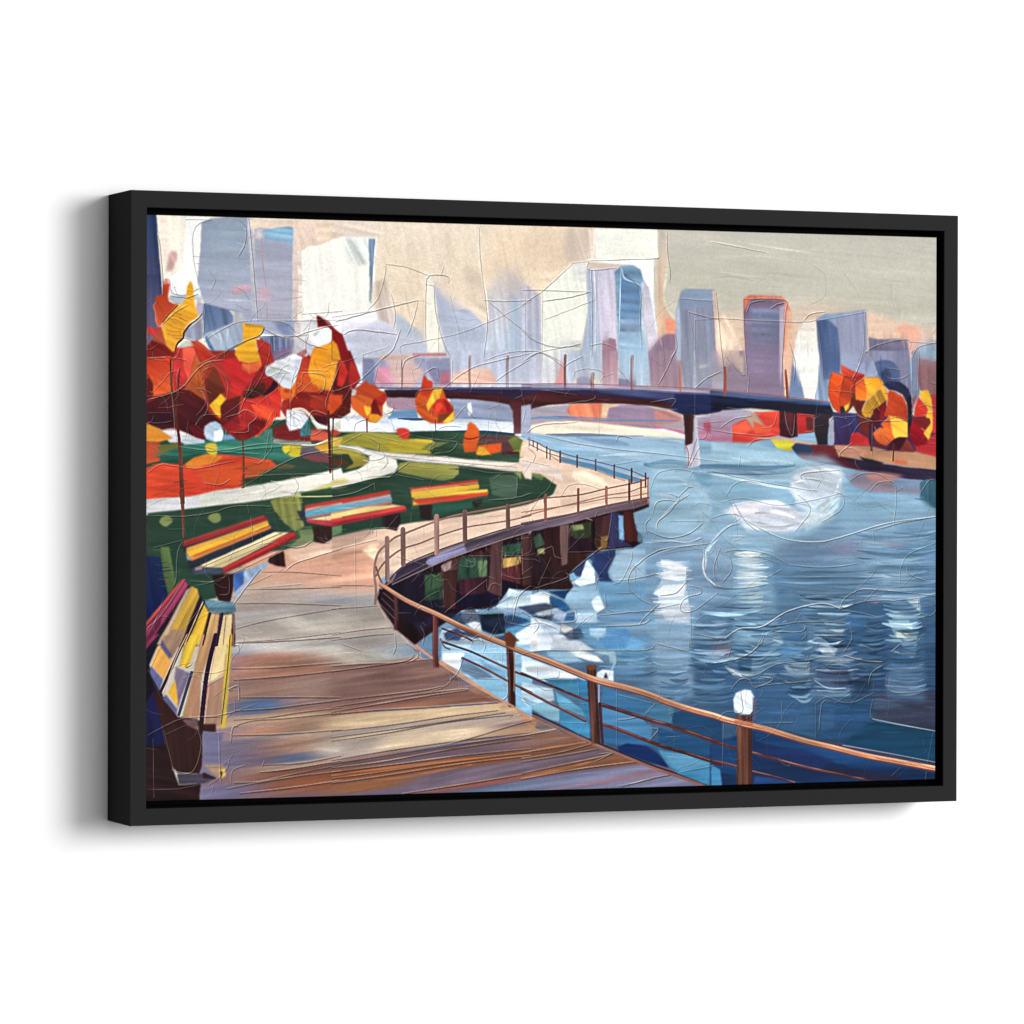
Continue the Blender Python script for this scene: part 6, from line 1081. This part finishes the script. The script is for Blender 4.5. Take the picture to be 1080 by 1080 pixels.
# strong light crests on the water
for t, s, w in ((C4, '100,0 200,60 330,120 480,135 600,110 800,50 1020,20', 1.4), (E7, '120,720 110,650 200,540 300,440 430,330 520,300', 1), (E7, '0,830 250,815 420,830 520,780', 1.6), (E7, '0,990 180,910 380,860 540,845', 1.1), (E7, '590,900 650,800 760,690 900,630', 1.6), (D4, '735,380 880,410 1020,435', 1.3), (C4, '60,575 130,530 230,520 350,450 500,415 590,440', 1.1), (D4, '470,205 530,240 610,240', 1.5), (E6, '0,640 150,670 280,730', 1.6)):
    line(t(s), [w*.5, w, w*.5], (196, 216, 230), al=.55, h=1.3)

# ================================================================== FINISH OF THE PAINT
yy, xx = np.mgrid[0:RH, 0:RW].astype(float)
mot = samp(LOW, xx*.16, yy*.16)*.005+samp(NOI, xx*.5, yy*.5)*.007+blur(rng.normal(0, .028, (RH, RW)), 1)+rng.normal(0, .014, (RH, RW))
IMG = np.clip(IMG*(1+mot[..., None]), 4, 253)
HGT = blur(HGT, 1)+RDG
IMG += .4*(IMG-np.stack([blur(IMG[..., k], 2) for k in range(3)], -1))+.12*(IMG-np.stack([blur(IMG[..., k], 22) for k in range(3)], -1))
gw = np.clip((IMG[..., 1:2]-np.maximum(IMG[..., :1], IMG[..., 2:]))/20, 0, 1)*.3; mg = IMG.mean(-1, keepdims=True); IMG = IMG*(1-gw)+mg*gw
IMG = mg+(IMG-mg)*.96
rw = np.clip((IMG[..., :1]-IMG[..., 2:]-30)/60, 0, 1)*np.clip((170-mg)/60, 0, 1)*np.clip((yy/RH-.45)*8, 0, 1)[..., None]*.14; IMG = IMG*(1-rw)+mg*rw
lt = np.clip((mg-202)/36, 0, 1); IMG = IMG+14*lt*lt*(3-2*lt)
# the blues of this palette are greyed ones
mean = IMG.mean(-1, keepdims=True); wt = np.clip((IMG[..., 2:]-IMG[..., :1])/30, 0, 1)*.05
IMG = IMG*(1-wt)+mean*wt
IMG[..., 1] *= 1+wt[..., 0]*.12*np.clip((yy/RH-.33)*12, 0, 1)
HGT += blur(rng.normal(0, .028, (RH, RW)), 1)+samp(NOI, xx*.05, yy*.7)*.01+samp(NOI, xx*.6+11, yy*.6)*.035+rng.normal(0, .02, (RH, RW))
RELIEF = 0.00016
GAIN = 0.80                        # pigment reflectance scale

# ------------------------------------------------------------------ materials
def mat(name, col, rough=.5, spec=.5):
    m = bpy.data.materials.new(name); m.use_nodes = True
    b = m.node_tree.nodes['Principled BSDF']
    b.inputs['Base Color'].default_value = (*col, 1); b.inputs['Roughness'].default_value = rough
    b.inputs['Specular IOR Level'].default_value = spec
    return m, m.node_tree, b
def bump(nt, b, scale, dist, strength=.5, detail=3):
    tc = nt.nodes.new('ShaderNodeTexCoord'); n = nt.nodes.new('ShaderNodeTexNoise'); n.inputs['Scale'].default_value = scale
    n.inputs['Detail'].default_value = detail
    bp = nt.nodes.new('ShaderNodeBump'); bp.inputs['Distance'].default_value = dist; bp.inputs['Strength'].default_value = strength
    nt.links.new(tc.outputs['Object'], n.inputs['Vector']); nt.links.new(n.outputs['Fac'], bp.inputs['Height']); nt.links.new(bp.outputs['Normal'], b.inputs['Normal'])
    return n, bp
m_paint, nt, b = mat('painted_canvas', (1, 1, 1), .65, .05)
at = nt.nodes.new('ShaderNodeAttribute'); at.attribute_name = 'paint'
nt.links.new(at.outputs['Color'], b.inputs['Base Color'])
# woven thread of the canvas
tc = nt.nodes.new('ShaderNodeTexCoord'); hs = []
for d in ('X', 'Z'):
    w = nt.nodes.new('ShaderNodeTexWave'); w.wave_type = 'BANDS'; w.bands_direction = d; w.inputs['Scale'].default_value = 360
    w.inputs['Distortion'].default_value = .6; nt.links.new(tc.outputs['Object'], w.inputs['Vector']); hs.append(w)
ad = nt.nodes.new('ShaderNodeMath'); ad.operation = 'ADD'
nt.links.new(hs[0].outputs['Fac'], ad.inputs[0]); nt.links.new(hs[1].outputs['Fac'], ad.inputs[1])
bp = nt.nodes.new('ShaderNodeBump'); bp.inputs['Distance'].default_value = .00006; bp.inputs['Strength'].default_value = .6
nt.links.new(ad.outputs[0], bp.inputs['Height']); nt.links.new(bp.outputs['Normal'], b.inputs['Normal'])
m_frame, nt, b = mat('black_satin_wood', (.022, .022, .022), .6, 0)
n, _ = bump(nt, b, 900, .00004, .4)
m_back, nt, b = mat('black_backing', (.004, .004, .004), .9, .05)
m_wall, nt, b = mat('white_wall_paint', (.9, .9, .9), .8, .1)
bump(nt, b, 260, .0003, .12)

C = bpy.context.scene.collection
def link(name, me, parent=None):
    o = bpy.data.objects.new(name, me); C.objects.link(o)
    if parent: o.parent = parent
    return o

# ------------------------------------------------------------------ wall
def box_mesh(name, x0, x1, y0, y1, z0, z1, m):
    bm = bmesh.new(); bmesh.ops.create_cube(bm, size=1)
    for v in bm.verts:
        v.co.x = x0 if v.co.x < 0 else x1; v.co.y = y0 if v.co.y < 0 else y1; v.co.z = z0 if v.co.z < 0 else z1
    me = bpy.data.meshes.new(name); bm.to_mesh(me); bm.free(); me.materials.append(m); return me
wall = link('wall', box_mesh('wall', -3.5, 3.5, .0006, .12, -1.6, 1.6, m_wall)); wall['kind'] = 'structure'

# ------------------------------------------------------------------ framed picture
art = bpy.data.objects.new('framed_painting', None); C.objects.link(art)
art['label'] = 'black floater frame holding a river promenade and city painting, on white wall'; art['category'] = 'painting'

def frame_mesh():
    rim = FW/2-OX; bv = .0007; led = .030
    prof = [(0, 0), (0, -FD+bv), (bv*.3, -FD+bv*.3), (bv, -FD), (rim-bv, -FD), (rim-bv*.3, -FD+bv*.3), (rim, -FD+bv), (rim, -FD+led), (rim+.012, -FD+led), (rim+.012, 0)]
    vs = []; fs = []; n = len(prof)
    for u, y in prof:
        for sx, sz in ((-1, -1), (1, -1), (1, 1), (-1, 1)): vs.append((sx*(FW/2-u), y, sz*(FH/2-u)))
    for i in range(n):
        j = (i+1) % n
        for k in range(4):
            l = (k+1) % 4; fs.append((i*4+k, i*4+l, j*4+l, j*4+k))
    me = bpy.data.meshes.new('frame'); me.from_pydata(vs, [], fs)
    bm = bmesh.new(); bm.from_mesh(me); bmesh.ops.recalc_face_normals(bm, faces=bm.faces); bm.to_mesh(me); bm.free()
    me.materials.append(m_frame); me.materials.append(m_back)
    for i, p in enumerate(me.polygons): p.material_index = 1 if i//4 in (6, 7, 8) else 0
    return me
link('frame', frame_mesh(), art)
link('backing_board', box_mesh('backing_board', -OX+.002, OX-.002, -FD+.0275, -FD+.0295, -OZ+.002, OZ-.002, m_back), art)

def canvas_mesh():
    xs = np.linspace(CX0, CX1, RW); zs = np.linspace(CZ, -CZ, RH)
    e = np.array([.0250, .0006, .00018]); o = np.array([.0003, .0003, .00018])
    X = np.concatenate([CX0-o, xs, (CX1+o)[::-1]]); Z = np.concatenate([CZ+o, zs, (-CZ-o)[::-1]])
    dx = np.concatenate([e, np.zeros(RW), e[::-1]]); dz = np.concatenate([e, np.zeros(RH), e[::-1]])
    nx, nz = len(X), len(Z)
    co = np.zeros((nz, nx, 3), np.float32)
    h = np.pad(HGT*RELIEF, 3)
    co[..., 0] = X[None]; co[..., 2] = Z[:, None]
    co[..., 1] = YC+np.maximum(dx[None], dz[:, None])-h
    col = np.ones((nz, nx, 4), np.float32); col[..., :3] = lin(np.pad(IMG, ((3, 3), (3, 3), (0, 0)), mode='edge'))*GAIN
    side = np.ones((nz, nx, 1)); side[:2] = side[-2:] = .03; side[:, :2] = side[:, -2:] = .03; col[..., :3] *= side
    me = bpy.data.meshes.new('canvas')
    idx = np.arange(nx*nz, dtype=np.int32).reshape(nz, nx)
    q_ = np.stack([idx[1:, :-1], idx[1:, 1:], idx[:-1, 1:], idx[:-1, :-1]], -1).reshape(-1, 4)
    nf = len(q_)
    me.vertices.add(nx*nz); me.vertices.foreach_set('co', co.ravel())
    me.loops.add(nf*4); me.loops.foreach_set('vertex_index', q_.ravel())
    me.polygons.add(nf); me.polygons.foreach_set('loop_start', np.arange(nf, dtype=np.int32)*4)
    me.polygons.foreach_set('loop_total', np.full(nf, 4, np.int32))
    me.update(calc_edges=True)
    me.polygons.foreach_set('use_smooth', np.ones(nf, bool))
    a = me.color_attributes.new('paint', 'FLOAT_COLOR', 'POINT'); a.data.foreach_set('color', col.ravel())
    me.materials.append(m_paint); return me
link('canvas', canvas_mesh(), art)

# ------------------------------------------------------------------ light
def area(name, loc, sx, sy, power, shape='RECTANGLE', tgt=(0, 0, 0)):
    l = bpy.data.lights.new(name, 'AREA'); l.shape = shape; l.size = sx; l.size_y = sy if shape == 'RECTANGLE' else sx; l.energy = power; l.color = (1, 1, 1)
    o = bpy.data.objects.new(name, l); C.objects.link(o); o.location = loc
    from mathutils import Vector
    o.rotation_euler = (Vector(tgt)-Vector(loc)).to_track_quat('-Z', 'Y').to_euler(); return o
D = 4.5
area('softbox_lamp', (.53*D, -D, .16*D), 2.1, 2.1, 240, 'DISK')
area('fill_lamp', (.5, -6, .4), 3.2, 3.2, 142)
w = bpy.data.worlds.new('World'); bpy.context.scene.world = w; w.use_nodes = True
w.node_tree.nodes['Background'].inputs[0].default_value = (1, 1, 1, 1); w.node_tree.nodes['Background'].inputs[1].default_value = .1

# ------------------------------------------------------------------ camera
from mathutils import Matrix
cd = bpy.data.cameras.new('camera'); cam = bpy.data.objects.new('camera', cd); C.objects.link(cam)
cd.sensor_width = 36; cd.lens = 36*FPX/1080; cd.clip_start = .05; cd.clip_end = 50
M = Matrix((( *[float(RGT[0]), float(UP[0]), float(-FWD[0])], CAM[0]), (float(RGT[1]), float(UP[1]), float(-FWD[1]), CAM[1]), (float(RGT[2]), float(UP[2]), float(-FWD[2]), CAM[2]), (0, 0, 0, 1)))
cam.matrix_world = M
sc = bpy.context.scene; sc.camera = cam
sc.view_settings.view_transform = 'Standard'; sc.view_settings.look = 'None'; sc.view_settings.exposure = 0; sc.view_settings.gamma = 1
sc.view_settings.use_curve_mapping = False
